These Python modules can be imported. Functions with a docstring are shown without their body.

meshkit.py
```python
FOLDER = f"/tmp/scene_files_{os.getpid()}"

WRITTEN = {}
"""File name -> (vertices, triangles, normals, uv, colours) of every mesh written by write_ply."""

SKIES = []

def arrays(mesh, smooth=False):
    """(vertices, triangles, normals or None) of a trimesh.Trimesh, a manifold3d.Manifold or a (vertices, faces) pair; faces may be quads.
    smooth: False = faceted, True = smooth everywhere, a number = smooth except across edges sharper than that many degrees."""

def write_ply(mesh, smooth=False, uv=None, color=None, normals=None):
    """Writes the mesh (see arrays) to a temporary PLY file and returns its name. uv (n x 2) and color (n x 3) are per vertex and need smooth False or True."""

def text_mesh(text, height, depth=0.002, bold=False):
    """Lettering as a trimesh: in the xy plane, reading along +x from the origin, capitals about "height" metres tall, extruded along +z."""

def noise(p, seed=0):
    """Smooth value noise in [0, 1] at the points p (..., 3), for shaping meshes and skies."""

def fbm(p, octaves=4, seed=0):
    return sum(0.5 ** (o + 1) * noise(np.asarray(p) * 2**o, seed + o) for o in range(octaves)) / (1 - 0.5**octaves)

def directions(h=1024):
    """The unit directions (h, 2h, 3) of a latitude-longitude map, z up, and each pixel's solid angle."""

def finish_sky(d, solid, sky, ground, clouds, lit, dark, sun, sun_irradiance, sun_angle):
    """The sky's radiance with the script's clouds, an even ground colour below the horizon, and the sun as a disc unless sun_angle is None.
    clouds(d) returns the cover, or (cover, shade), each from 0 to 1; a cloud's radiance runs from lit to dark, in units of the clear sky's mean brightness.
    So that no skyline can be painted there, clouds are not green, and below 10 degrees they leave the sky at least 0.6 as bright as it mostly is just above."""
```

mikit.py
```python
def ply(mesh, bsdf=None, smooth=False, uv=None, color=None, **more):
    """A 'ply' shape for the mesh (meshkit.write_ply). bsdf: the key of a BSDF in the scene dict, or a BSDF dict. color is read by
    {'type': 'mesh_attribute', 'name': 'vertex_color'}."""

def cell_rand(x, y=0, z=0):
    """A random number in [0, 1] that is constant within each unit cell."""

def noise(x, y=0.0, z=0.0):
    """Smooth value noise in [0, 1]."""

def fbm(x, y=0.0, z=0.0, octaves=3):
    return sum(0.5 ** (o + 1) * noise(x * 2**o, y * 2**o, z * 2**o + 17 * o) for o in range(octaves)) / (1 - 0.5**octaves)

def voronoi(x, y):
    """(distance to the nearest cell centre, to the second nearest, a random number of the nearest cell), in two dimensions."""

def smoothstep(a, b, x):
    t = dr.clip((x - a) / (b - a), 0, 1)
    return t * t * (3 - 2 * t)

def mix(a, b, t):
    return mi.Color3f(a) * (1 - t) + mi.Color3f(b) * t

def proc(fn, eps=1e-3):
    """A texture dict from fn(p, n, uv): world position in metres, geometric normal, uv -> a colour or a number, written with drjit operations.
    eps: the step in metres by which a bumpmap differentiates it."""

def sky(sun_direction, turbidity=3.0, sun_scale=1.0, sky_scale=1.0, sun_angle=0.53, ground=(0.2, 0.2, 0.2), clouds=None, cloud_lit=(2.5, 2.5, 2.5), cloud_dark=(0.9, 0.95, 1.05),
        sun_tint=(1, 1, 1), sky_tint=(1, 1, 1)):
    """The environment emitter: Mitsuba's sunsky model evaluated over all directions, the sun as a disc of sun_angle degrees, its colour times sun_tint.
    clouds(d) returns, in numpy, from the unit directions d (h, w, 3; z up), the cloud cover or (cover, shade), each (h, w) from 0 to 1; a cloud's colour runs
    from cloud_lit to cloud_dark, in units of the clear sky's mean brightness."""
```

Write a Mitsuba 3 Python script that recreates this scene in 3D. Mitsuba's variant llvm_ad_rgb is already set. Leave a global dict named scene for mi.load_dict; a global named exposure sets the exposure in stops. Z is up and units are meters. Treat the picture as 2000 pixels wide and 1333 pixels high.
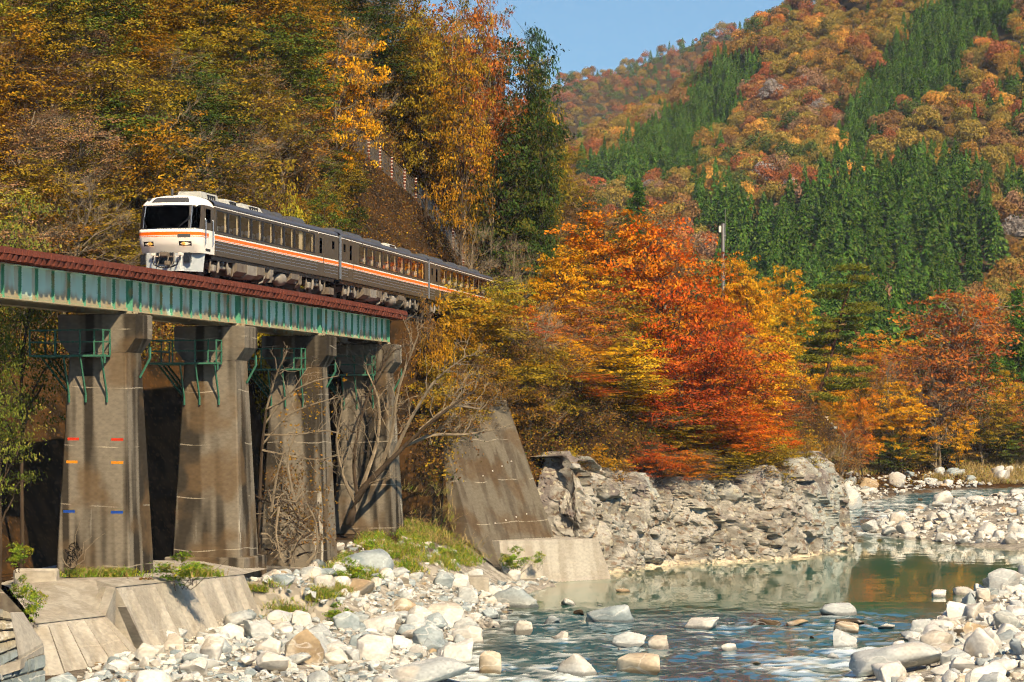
import math, numpy as np, trimesh, drjit as dr, mitsuba as mi, mikit, meshkit
from scipy.spatial import ConvexHull, cKDTree
from mikit import noise, fbm, smoothstep, mix, cell_rand, voronoi
T = mi.ScalarTransform4f
scene, labels = {}, {}
# ---------------------------------------------------------------- camera, sky, exposure
F, CX, HY, HC = 5290.0, 1000.0, 836.0, 9.0          # focal length, centre and horizon in pixels of a 2000 px wide frame; eye height over the pool
scene['camera'] = {'type': 'perspective', 'fov': math.degrees(2*math.atan(1000/F)), 'fov_axis': 'x', 'near_clip': 1.0, 'far_clip': 9000.0,
                   'principal_point_offset_y': -(HY-666.5)/1333.0,
                   'to_world': T().look_at(origin=[0, 0, HC], target=[0, 100, HC], up=[0, 0, 1])}
SUN = np.array([.52, -1.16, 1.0])
scene['sky_light'] = mikit.sky(SUN.tolist(), turbidity=2.6, sky_scale=.66, sun_tint=(1.0, .97, .90), sky_tint=(.76, 1.0, 1.14))
exposure = 2.35

def P(x, y, Y):                                      # the point seen at pixel (x, y) at the distance Y
    return np.array([(x-CX)*Y/F, Y, HC+(HY-y)*Y/F])
def G(x, y, z=0.0):                                  # the point of the level z seen at pixel (x, y)
    return P(x, y, (HC-z)*F/(y-HY))
def px(p):
    p = np.asarray(p, float)
    return np.stack([CX+F*p[..., 0]/p[..., 1], HY-F*(p[..., 2]-HC)/p[..., 1]], -1)

# ---------------------------------------------------------------- bookkeeping
used = {}
def key(name, parent=None):
    k = (parent+'__' if parent else '')+name
    n = used.get(k, 0); used[k] = n+1
    return k if n == 0 else f'{k}_{n:03d}'
def tag(k, label=None, cat=None, group=None, kind=None):
    labels[k] = {a: b for a, b in (('label', label), ('category', cat), ('group', group), ('kind', kind)) if b}
    return k
def thing(name, label, cat, group=None):
    return tag(key(name), label, cat, group)
def put(name, mesh, m, parent=None, smooth=False, label=None, cat=None, group=None, kind=None, color=None):
    k = key(name, parent)
    if isinstance(mesh, MB): mesh = mesh.get()
    scene[k] = mikit.ply(mesh, m, smooth=smooth, color=color)
    if label or cat or kind: tag(k, label, cat, group, kind)
    return k

class MB:                                            # collects triangles into one mesh
    def __init__(s): s.v, s.f, s.n = [], [], 0
    def add(s, v, f):
        v, f = np.asarray(v, float), np.asarray(f, int)
        if f.shape[1] == 4: f = np.vstack([f[:, [0, 1, 2]], f[:, [0, 2, 3]]])
        s.v.append(v); s.f.append(f+s.n); s.n += len(v); return s
    def hexa(s, p):                                  # 8 points, bottom ring then top ring, anticlockwise from above
        return s.add(p, [[3, 2, 1, 0], [4, 5, 6, 7], [0, 1, 5, 4], [1, 2, 6, 5], [2, 3, 7, 6], [3, 0, 4, 7]])
    def box(s, lo, hi, fr=None, ch=0.0):
        (a, b, c), (d, e, g) = lo, hi
        if ch:
            o = np.array([[a, b, c], [d, e, g]]); pts = []
            for i in (0, 1):
                for j in (0, 1):
                    for k in (0, 1):
                        q = np.array([o[i, 0], o[j, 1], o[k, 2]]); sg = np.array([1-2*i, 1-2*j, 1-2*k])
                        for ax in range(3):
                            w = sg*ch; w[ax] = 0; pts.append(q+w)
            pts = np.array(pts); h = ConvexHull(pts); f = h.simplices.copy()
            c0 = pts.mean(0); nn = np.cross(pts[f[:, 1]]-pts[f[:, 0]], pts[f[:, 2]]-pts[f[:, 0]])
            fl = (nn*(pts[f[:, 0]]-c0)).sum(1) < 0; f[fl] = f[fl][:, ::-1]
            return s.add(fr(pts) if fr else pts, f)
        p = np.array([[a, b, c], [d, b, c], [d, e, c], [a, e, c], [a, b, g], [d, b, g], [d, e, g], [a, e, g]], float)
        return s.hexa(fr(p) if fr else p)
    def tube(s, pts, r, n=6, caps=True):
        pts = np.asarray(pts, float); r = np.broadcast_to(np.asarray(r, float), len(pts))
        d = np.gradient(pts, axis=0); d /= np.linalg.norm(d, axis=1, keepdims=True)+1e-12
        up = np.where(np.abs(d[:, 2:3]) < .9, [[0, 0, 1.0]], [[1.0, 0, 0]])
        a = np.cross(up, d); a /= np.linalg.norm(a, axis=1, keepdims=True); b = np.cross(d, a)
        t = np.arange(n)/n*2*np.pi
        v = (pts[:, None]+r[:, None, None]*(a[:, None]*np.cos(t)[None, :, None]+b[:, None]*np.sin(t)[None, :, None])).reshape(-1, 3)
        i = np.arange(len(pts)-1)[:, None]*n; j = np.arange(n)[None]; k = (j+1) % n
        f = np.stack([i+j, i+k, i+n+k, i+n+j], -1).reshape(-1, 4)
        s.add(v, f)
        if caps:
            m = (len(pts)-1)*n
            s.f.append(np.array([[0, q+1, q] for q in range(1, n-1)]+[[m, m+q, m+q+1] for q in range(1, n-1)])+s.n-len(v))
        return s
    def grid(s, p):                                  # (a, b, 3) points
        a, b = p.shape[:2]; i = np.arange(a-1)[:, None]*b+np.arange(b-1)[None]
        return s.add(p.reshape(-1, 3), np.stack([i, i+b, i+b+1, i+1], -1).reshape(-1, 4))
    def get(s):
        return np.vstack(s.v), np.vstack(s.f)

# ---------------------------------------------------------------- materials
def rgb(*c): return {'type': 'rgb', 'value': list(c)}
def mat(name, spec):
    scene[name] = spec; return name
def diff(name, fn):
    return mat(name, {'type': 'twosided', 'b': {'type': 'diffuse', 'reflectance': mikit.proc(fn) if callable(fn) else rgb(*fn)}})
def prin(name, c, rough=.5, metal=0.0, spec=.5, coat=0.0):
    return mat(name, {'type': 'twosided', 'b': {'type': 'principled', 'base_color': mikit.proc(c) if callable(c) else rgb(*c), 'roughness': rough, 'metallic': metal, 'specular': spec, 'clearcoat': coat}})

def concrete_fn(base, dark, brown, amount=1.0):
    def fn(p, n, uv):
        h = p.x*.9+p.y*.35
        st = noise(h*2.3, p.z*.13, p.y*.9)*.62+noise(h*5.5, p.z*.3, p.y*1.7)*.38          # rain streaks
        blot = fbm(p.x*.7, p.y*.7, p.z*.6, 3)
        grain = fbm(p.x*7, p.y*7, p.z*9, 2)
        board = smoothstep(.05, .0, dr.abs(p.z/.32-dr.floor(p.z/.32)-.5))
        c = mix(base, dark, dr.clip(smoothstep(.40, .66, st)*amount*.92+board*.10, 0, 1))
        c = mix(c, brown, dr.clip(smoothstep(.50, .70, blot)*.6*amount, 0, 1))
        lime = smoothstep(.80, .86, noise(h*2.3, p.z*.22, p.y*.8))*smoothstep(.4, .7, noise(h*14, p.z*2))
        c = mix(c, (.55, .52, .44), lime*.6*(1 if amount > 1 else 0))
        jz = p.z+.25*noise(p.x*.7, p.y*.7); joint = smoothstep(.035, .008, dr.abs(jz/2.4-dr.floor(jz/2.4)-.5)*2.4)*smoothstep(.35, .6, noise(p.x*1.6, p.y*1.6, p.z))
        c = mix(c, (.48, .43, .34), joint*.55)
        return c*(.78+.44*grain)
    return fn
diff('concrete', concrete_fn((.195, .172, .135), (.042, .036, .028), (.13, .088, .048), 1.2))
diff('concrete_pale', concrete_fn((.42, .395, .335), (.27, .24, .19), (.33, .28, .21), .62))
diff('concrete_mossy', concrete_fn((.15, .132, .10), (.085, .07, .052), (.095, .055, .024), .9))
def girder_fn(p, n, uv):
    h = p.x*.97+p.y*.24
    g = mix((.46, .66, .56), (.36, .57, .47), fbm(p.x*1.4, p.y*1.4, p.z*.7, 3))
    rust = smoothstep(.50, .80, fbm(p.x*1.3, p.y*1.3, p.z*.25, 3)+smoothstep(14.4, 13.75, p.z)*.38)
    g = mix(g, (.30, .17, .06), rust*.75)
    drip = smoothstep(.70, .80, noise(p.x*5+3, p.y*2.1, p.z*.2))
    return mix(g, (.36, .22, .08), drip*.45)
prin('girder_paint', girder_fn, .55)
def stiff_fn(p, n, uv):
    return mix((.085, .30, .19), (.30, .24, .09), smoothstep(.60, .75, fbm(p.x*2, p.y*2, p.z*1.1, 3))*.7)
prin('green_steel', stiff_fn, .5)
diff('rust_timber', lambda p, n, uv: mix((.19, .058, .038), (.115, .043, .036), fbm(p.x*4, p.y*3, p.z*6, 3)))
diff('black_steel', (.012, .011, .010))
prin('steel', (.35, .33, .30), .45, .8)
# ---------------------------------------------------------------- the track: a gentle curve, z of the rail head
RZ = HC+6.65
_t = np.array([(60, -30.2), (80, -25.0), (102, -19.1), (110.9, -16.85), (120.13, -14.53), (138.97, -10.36), (160.4, -6.28), (181.15, -2.83), (200, 1.6), (215, 6.2), (260, 21.5)])
from scipy.interpolate import UnivariateSpline
_sp = UnivariateSpline(_t[:, 0], _t[:, 1], k=4, s=.05); _ds = _sp.derivative()
def tx(Y): return _sp(Y)
def dtx(Y): return _ds(Y)
_Y = np.linspace(55, 270, 2000); _X = tx(_Y)
_S = np.concatenate([[0], np.cumsum(np.hypot(np.diff(_X), np.diff(_Y)))]); _S -= np.interp(120.13, _Y, _S)
def trk(s, n, z):                                    # along the track, to its right, above the rail
    s, n, z = np.broadcast_arrays(np.asarray(s, float), n, z)
    y = np.interp(s, _S, _Y); x = tx(y); d = dtx(y); L = np.hypot(d, 1)
    return np.stack([x+n/L, y-n*d/L, RZ+z], -1)
def frt(p): return trk(p[..., 0], p[..., 1], p[..., 2])
def s_of(Y): return float(np.interp(Y, _Y, _S))

# ---------------------------------------------------------------- the train
prin('cream_paint', (.80, .77, .70), .28, 0, .5, .4)
prin('orange_paint', (.92, .155, .004), .3, 0, .5, .3)
def olive_fn(p, n, uv): return mix((.082, .064, .040), (.058, .043, .026), fbm(p.x*.8, p.y*.4, p.z*3, 3))
prin('olive_paint', olive_fn, .38, .0, .35)
prin('roof_paint', lambda p, n, uv: mix((.085, .083, .088), (.055, .05, .05), fbm(p.x*1.5, p.y*.5, p.z*4, 3)), .34, .3, .6)
prin('grey_paint', (.36, .40, .42), .35)
prin('unit_paint', lambda p, n, uv: mix((.50, .52, .48), (.30, .29, .25), fbm(p.x*2, p.y*2, p.z*3, 3)), .5)
prin('unit_dark', (.06, .06, .06), .5)
prin('dusty_steel', lambda p, n, uv: mix((.19, .165, .125), (.085, .06, .042), fbm(p.x*3, p.y*3, p.z*3, 3)), .6)
prin('dusty_grey', lambda p, n, uv: mix((.27, .26, .23), (.15, .12, .09), fbm(p.x*3, p.y*3, p.z*3, 3)), .6)
prin('black_trim', (.012, .012, .014), .25)
prin('rib_metal', (.30, .35, .42), .3, .6)
prin('headrest_cloth', (.62, .58, .52), .9)
prin('seat_cloth', (.14, .16, .14), .9)
prin('curtain_cloth', (.50, .41, .25), .9)
prin('interior_wall', (.16, .13, .085), .8)
diff('ink', (.02, .02, .02))
mat('pane_glass', {'type': 'thindielectric', 'int_ior': 1.5})
mat('windscreen_glass', {'type': 'principled', 'base_color': rgb(.006, .009, .016), 'roughness': .04, 'specular': .6})
scene['lamp_amber'] = {'type': 'twosided', 'b': {'type': 'diffuse', 'reflectance': rgb(.7, .4, .1)}}

def cab_row(w):                                      # plan curve of the cab at height w over the rail: (u back from the nose, v to the right)
    q = np.linspace(-1, 1, 29)
    lean = np.interp(w, [.9, 1.0, 1.35, 1.62, 1.95, 2.02, 3.08, 3.18, 3.32, 3.45, 3.56, 3.62], [.42, .34, .10, .03, .0, .10, .40, .44, .58, .80, 1.2, 1.7])
    hw = np.interp(w, [.9, 1.0, 1.5, 2.6, 3.10, 3.30, 3.45, 3.56, 3.62], [1.40, 1.43, 1.45, 1.45, 1.42, 1.30, 1.10, .75, .30])
    ang = np.clip(np.abs(q), 0, 1)
    a = np.sign(q)*np.where(ang < .72, ang/.72*.80, .80+.20*np.sin((ang-.72)/.28*np.pi/2))
    v = hw*a
    u = lean+.22*(np.abs(a)/.8)**2.2*np.where(ang < .72, 1, 0)+np.where(ang >= .72, .22+.50*(1-np.cos((ang-.72)/.28*np.pi/2)), 0)
    u = np.concatenate([[2.3], np.minimum(u, 2.29), [2.3]]); v = np.concatenate([[-hw], v, [hw]])
    return u, v

def railcar(s0, s1, lead, label, seed):
    rs = np.random.default_rng(seed)
    k = thing('railcar', label, 'train car', 'cars of the orange striped train')
    A, B = trk(s0, 0, 0), trk(s1, 0, 0); L = float(np.hypot(*(B-A)[:2])); d = (B-A)/L; nrm = np.array([d[1], -d[0], 0])
    def fr(p):
        p = np.asarray(p, float); return A+p[..., 0:1]*d+p[..., 1:2]*nrm+p[..., 2:3]*np.array([0, 0, 1.0])
    u0 = 2.3 if lead else 0.0
    def bx(name, m, lo, hi, ch=0, parent=k, **kw): return put(name, MB().box(lo, hi, fr, ch), m, parent, **kw)
    # windows
    w0, w1, nw = (u0+.25, L-4.2, 9) if lead else ((3.9, L-.9, 9) if seed == 2 else (3.2, L-1.0, 9))
    zl, zh = 2.03, 3.02
    low = MB().box((u0, -1.45, .98), (L-.02, 1.45, 1.63), fr)
    low.box((u0, -1.45, 1.925), (L-.02, 1.45, zl), fr).box((u0, -1.445, 1.63), (L-.02, 1.445, 1.925), fr)
    low.box((u0, -1.45, zh), (L-.02, 1.45, 3.13), fr).box((u0, -1.45, zl), (w0, 1.45, zh), fr).box((w1, -1.45, zl), (L-.02, 1.45, zh), fr)
    bd = put('body', low, 'olive_paint', k)
    st = MB()
    st.box((u0, -1.456, 1.72), (L-.02, 1.456, 1.86), fr)
    put('orange_stripe', st, 'orange_paint', k)
    st = MB()
    for a, b in ((1.863, 1.925), (1.692, 1.717), (1.640, 1.660)): st.box((u0, -1.454, a), (L-.02, 1.454, b), fr)
    st.box((u0, -1.456, 3.115), (L-.02, 1.456, 3.150), fr)
    put('white_stripe', st, 'cream_paint', k)
    st = MB().box((u0, -1.4545, 1.662), (L-.02, 1.4545, 1.690), fr); put('thin_stripe', st, 'orange_paint', k)
    dr0, dr1 = (L-3.7, L-2.7) if lead else (1.55, 2.55)
    for z in (1.51, 1.36, 1.21):
        for a, b in ((u0+.05, dr0*.47), (dr0*.47+.25, dr0*.60), (dr0*.60+.2, dr0-.1), (dr1+.15, L-.15)) if lead else ((.15, dr0-.1), (dr1+.12, L-.15)):
            if b-a > .3: bx('rib', 'rib_metal', (a, 1.45, z-.011), (b, 1.462, z+.011))
    # roof: an arch lofted along the car
    th = np.linspace(0, 1, 15); rv = np.array([1.455, 1.44, 1.38, 1.27, 1.08, .8, .45, 0]); rw = np.array([3.15, 3.25, 3.34, 3.42, 3.49, 3.55, 3.585, 3.60])
    rv = np.concatenate([rv, -rv[-2::-1]]); rw = np.concatenate([rw, rw[-2::-1]])
    us = np.array([u0-(.0 if lead else 0), L-.02]); g = np.stack([np.repeat(us[:, None], 15, 1), np.repeat(rv[None], 2, 0), np.repeat(rw[None], 2, 0)], -1)
    put('roof', MB().grid(fr(g)[::-1]), 'roof_paint', k, smooth=40)
    endw = MB().box((L-.06, -1.42, 3.13), (L-.03, 1.42, 3.3), fr)
    gut = MB().box((u0, 1.44, 3.20), (L-.03, 1.462, 3.225), fr); put('gutter', gut, 'roof_paint', k)
    # window band: pillars, panes, blind, seats
    pw = (w1-w0)/nw
    fm = MB().box((w0, 1.36, zl), (w1, 1.455, zl+.05), fr).box((w0, 1.36, zh-.045), (w1, 1.455, zh), fr).box((w0, 1.36, zl+.05), (w0+.06, 1.455, zh-.045), fr).box((w1-.06, 1.36, zl+.05), (w1, 1.455, zh-.045), fr)
    put('window_frame', fm, 'black_trim', k)
    inn = MB().box((w0, -.12, zl-.35), (w1, -.06, zh), fr).box((w0, -.1, zh-.02), (w1, 1.4, zh+.06), fr).box((w0, -.1, 1.3), (w1, 1.4, 1.34), fr)
    put('saloon_lining', inn, 'interior_wall', k)
    for i in range(nw):
        a, b = w0+i*pw, w0+(i+1)*pw
        if i: bx('window_pillar', 'black_trim', (a-.10, 1.36, zl+.05), (a+.10, 1.45, zh-.045))
        lo, hi = a+(.06 if i == 0 else .10), b-(.06 if i == nw-1 else .10)
        pane = fr(np.array([[lo, 1.425, zl+.05], [hi, 1.425, zl+.05], [hi, 1.425, zh-.045], [lo, 1.425, zh-.045]]))
        put('window_pane', MB().add(pane, [[0, 1, 2, 3]]), 'pane_glass', k)
        wide = rs.uniform(.10, .2)+(.45 if (lead and i == nw-2) else 0)
        c = MB(); q = np.linspace(hi-wide, hi, 9); zz = np.array([zl+.05, zh-.05]); wav = 1.33+.02*np.sin(np.arange(9)*2.4)
        c.grid(fr(np.stack([np.repeat(q[None], 2, 0), np.repeat(wav[None], 2, 0), np.repeat(zz[:, None], 9, 1)], -1)))
        put('curtain', c, 'curtain_cloth', k, smooth=True)
        if lead and i >= nw-2: continue
        for (off, vv) in ((.42, 1.0), (.55, .52)):
            sx = a+off*pw
            se = bx('seat', 'seat_cloth', (sx, vv-.22, 1.35), (sx+.16, vv+.22, 2.36), .04)
            put('headrest', MB().box((sx-.05, vv-.17, 2.22), (sx+.17, vv+.17, 2.50), fr, .05), 'headrest_cloth', se)
    # passenger door
    dd = put('door', MB().box((dr0, 1.45, 1.0), (dr1, 1.462, 1.638), fr).box((dr0, 1.45, 1.93), (dr1, 1.462, 3.02), fr).box((dr0-.05, 1.45, 3.02), (dr1+.05, 1.47, 3.07), fr).box((dr1-.03, 1.462, 1.0), (dr1+.03, 1.475, 3.02), fr), 'olive_paint', k)
    put('door_window', MB().box((dr0+.28, 1.462, 2.1), (dr0+.68, 1.468, 2.86), fr), 'windscreen_glass', dd)
    ew = (L-1.15, L-.75) if lead else (.55, .95)
    bx('toilet_window', 'windscreen_glass', (ew[0], 1.45, 2.45), (ew[1], 1.456, 2.85))
    # roof equipment
    def unit(a, b, wd, h, m, z=3.50):
        x = np.array([[a, -wd, z], [b, -wd, z], [b, wd, z], [a, wd, z], [a+.12, -wd*.82, z+h], [b-.12, -wd*.82, z+h], [b-.12, wd*.82, z+h], [a+.12, wd*.82, z+h]])
        u_ = put('roof_unit', MB().hexa(fr(x)), m, k)
        if m == 'unit_paint':
            gr = MB()
            for q in np.linspace(a+.35*(b-a), b-.30*(b-a), 4): gr.box((q, wd*.80, z+.02), (q+.16, wd*.97, z+h*.75), fr)
            put('vent_grille', gr, 'black_trim', u_)
    if lead:
        unit(3.0, 5.5, .62, .36, 'unit_paint', 3.54)
        for a, b, m in ((5.7, 7.6, 'unit_paint'), (8.2, 11.2, 'unit_paint'), (11.4, 12.8, 'unit_dark'), (13.3, 14.6, 'unit_dark'), (16.0, 18.2, 'unit_dark')): unit(a, b, .85, .28, m)
    else:
        for a, b, m in ((1.2, 3.2, 'unit_dark'), (4.0, 7.4, 'unit_dark'), (9.3, 11.9, 'unit_dark'), (13.0, 15.6, 'unit_paint' if seed == 2 else 'unit_dark'), (17.0, 19.4, 'unit_dark')): unit(a, b, .85, .26, m)
    for a in (dr0+.1, dr0-1.6): bx('lamp', 'headrest_cloth', (a, 1.45, 3.06), (a+.05, 1.475, 3.10))
    # solebar, underfloor boxes, bogies
    bx('solebar', 'black_trim', (u0 if lead else .3, -1.3, .80), (L-.3, 1.3, .98))
    bx('shade_backing', 'black_trim', (1.5, -.75, .12), (L-1.0, -.55, .82))  # added dark sheet, stands in for shade seen through the underfloor gaps
    def under(name, a, b, zb, m, vo=1.36, skew=.25, zt=.84):
        x = np.array([[a, .5, zb], [b, .5, zb], [b, vo-.06, zb], [a, vo-.06, zb], [a, .5, zt], [b, .5, zt], [b, vo, zt], [a, vo, zt]])
        x[[0, 3], 0] += 0; x[[2, 3], 1] -= skew; m2 = MB().hexa(fr(x)); x2 = x.copy()
        m2 = MB(); q = np.array([[a, .5, zb], [b, .5, zb], [b, vo-skew, zb], [a, vo-skew, zb], [a, .5, zb+.18], [b, .5, zb+.18], [b, vo, zb+.18], [a, vo, zb+.18]])
        m2.hexa(fr(q)); m2.box((a, .5, zb+.18), (b, vo, zt), fr)
        for e in (a+.02, b-.06): m2.box((e, vo, zb+.2), (e+.04, vo+.03, zt), fr)
        return put(name, m2, m, k)
    o = 5.6 if lead else 5.2
    under('equipment_box', o, o+1.5, .28, 'dusty_steel'); under('equipment_box', o+1.55, o+3.0, .22, 'dusty_grey'); under('equipment_box', o+3.1, o+4.2, .3, 'dusty_steel')
    put('hose', MB().tube(fr(np.array([[o+4.4, 1.2, .8], [o+4.5, 1.25, .4], [o+4.35, 1.2, .2], [o+4.1, 1.1, .12]])), .05), 'dusty_grey', k, smooth=True)
    under('equipment_box', o+4.8, o+5.7, .22, 'dusty_steel', 1.2); under('control_box', o+5.1, o+5.6, .4, 'dusty_grey', 1.33, .05)
    tk = MB(); q = np.linspace(0, 1, 9); tk.tube(fr(np.stack([o+6.8+q*1.2, 1.05+0*q, .50+0*q], -1)), .33*np.array([.3, .55, .9, 1, 1, 1, .95, .8, .5]), 14)
    ta = put('air_tank', tk, 'dusty_grey', k, smooth=50)
    hb = MB()
    for e in (7.1, 7.5): hb.box((o+e, .7, .80), (o+e+.06, 1.1, .9), fr)
    put('tank_strap', hb, 'black_trim', ta)
    under('equipment_box', o+8.4, o+9.7, .4, 'dusty_steel'); under('equipment_box', o+9.8, o+10.3, .2, 'dusty_steel', 1.3)
    for e in range(10):
        a = o+rs.uniform(4.2, 10.5); zb = rs.uniform(.2, .6)
        bx('fitting', 'dusty_grey' if e % 2 else 'dusty_steel', (a, 1.0, zb), (a+rs.uniform(.06, .2), rs.uniform(1.1, 1.3), zb+rs.uniform(.1, .35)))
    for c in ((4.0 if lead else 3.0), L-3.3):
        bg = put('bogie', MB().box((c-1.5, 1.0, .46), (c+1.5, 1.16, .62), fr, .03).box((c-1.5, -1.16, .46), (c+1.5, -1.0, .62), fr, .03).box((c-.3, -1.1, .5), (c+.3, 1.1, .75), fr), 'dusty_grey', k)
        for e in (-1.05, 1.05):
            for v in (-.56, .50):
                n = 20; t = np.arange(n)/n*2*np.pi; wv = MB()
                ring = lambda r, vv: np.stack([c+e+r*np.cos(t), vv+0*t, .43+r*np.sin(t)], -1)
                R = np.stack([ring(.02, v), ring(.43, v), ring(.43, v+.06), ring(.40, v+.06), ring(.40, v+.13), ring(.33, v+.13), ring(.28, v+.09), ring(.1, v+.12), ring(.02, v+.12)])
                R = np.concatenate([R, R[:, :1]], 1); wv.grid(fr(R)); put('wheel', wv, 'dusty_steel', bg, smooth=35)
            put('axle_box', MB().box((c+e-.18, 1.02, .28), (c+e+.18, 1.24, .60), fr, .05), 'dusty_grey', bg)
            put('damper', MB().tube(fr(np.array([[c+e*.55, 1.22, .95], [c+e*.62, 1.26, .5], [c+e*.7, 1.24, .25]])), [.05, .07, .05], 7), 'dusty_grey', bg)
            put('brake_arm', MB().tube(fr(np.array([[c+e*1.5, 1.2, .85], [c+e*1.53, 1.2, .5], [c+e*1.5, 1.15, .22]])), .05, 6), 'dusty_steel', bg)
        put('air_spring', MB().tube(fr(np.array([[c, 1.02, .62], [c, 1.02, .72], [c, 1.02, .86]])), [.26, .3, .24], 12), 'black_trim', bg)
    put('gangway', MB().box((L-.02, -.7, 1.05), (L+.5, .7, 3.1), fr).box((L-.02, 1.25, 1.0), (L+.12, 1.44, 3.2), fr), 'black_trim', k)
    if not lead:
        put('end_strip', MB().box((-.06, 1.38, 1.0), (.10, 1.458, 3.25), fr), 'rib_metal', k)
        return k
    put('step_box', MB().box((L-1.2, .4, .15), (L-.3, 1.3, .5), fr), 'dusty_steel', k)
    # ---- cab
    def shell(ws, qa=0, qb=31):
        rows = []
        for w in ws:
            u, v = cab_row(w); rows.append(np.stack([u[qa:qb], v[qa:qb], 0*u[qa:qb]+w], -1))
        return np.array(rows)
    def shell_put(name, m, ws, qa=0, qb=31, off=0.0, parent=k, lay=None):
        g = shell(ws, qa, qb)
        if off:
            t0 = np.gradient(g, axis=1); t1 = np.gradient(g, axis=0) if len(ws) > 1 else None; nn = np.cross(t1, t0); nn /= np.linalg.norm(nn, axis=-1, keepdims=True)+1e-9
            nn *= np.sign(-(nn[..., 0:1]+1e-6)); g = g+nn*off
        return put(name, MB().grid(fr(g)), m, parent, smooth=True)
    shell_put('cab_front', 'cream_paint', np.concatenate([[.98, 1.0, 1.08], np.linspace(1.15, 1.95, 12), [1.98, 2.02]]))
    shell_put('cab_band', 'black_trim', np.linspace(2.02, 3.08, 8), 2, 29)
    shell_put('cab_side', 'olive_paint', np.linspace(2.02, 3.10, 6), 27, 31, .004); shell_put('cab_side', 'olive_paint', np.linspace(2.02, 3.10, 6), 0, 4, .004)
    shell_put('cab_roof', 'cream_paint', np.array([3.08, 3.12, 3.18, 3.25, 3.32, 3.38, 3.45, 3.5, 3.56, 3.60, 3.62]))
    tp = shell(np.array([3.62, 3.62])); tp[1, :, 0] = 2.35; tp[1, :, 1] *= 2.0; put('cab_roof_top', MB().grid(fr(tp)), 'cream_paint', k)
    shell_put('windscreen', 'windscreen_glass', np.linspace(2.07, 3.02, 6), 5, 24, .012)
    shell_put('quarter_pane', 'windscreen_glass', np.linspace(2.07, 3.02, 6), 24, 28, .012)
    shell_put('orange_stripe', 'orange_paint', np.linspace(1.74, 1.88, 4), 0, 31, .008)
    shell_put('thin_stripe', 'orange_paint', np.array([1.675, 1.69, 1.705]), 0, 31, .008)
    shell_put('visor_panel', 'unit_dark', np.array([3.20, 3.27, 3.34, 3.42]), 7, 24, .012)
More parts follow.
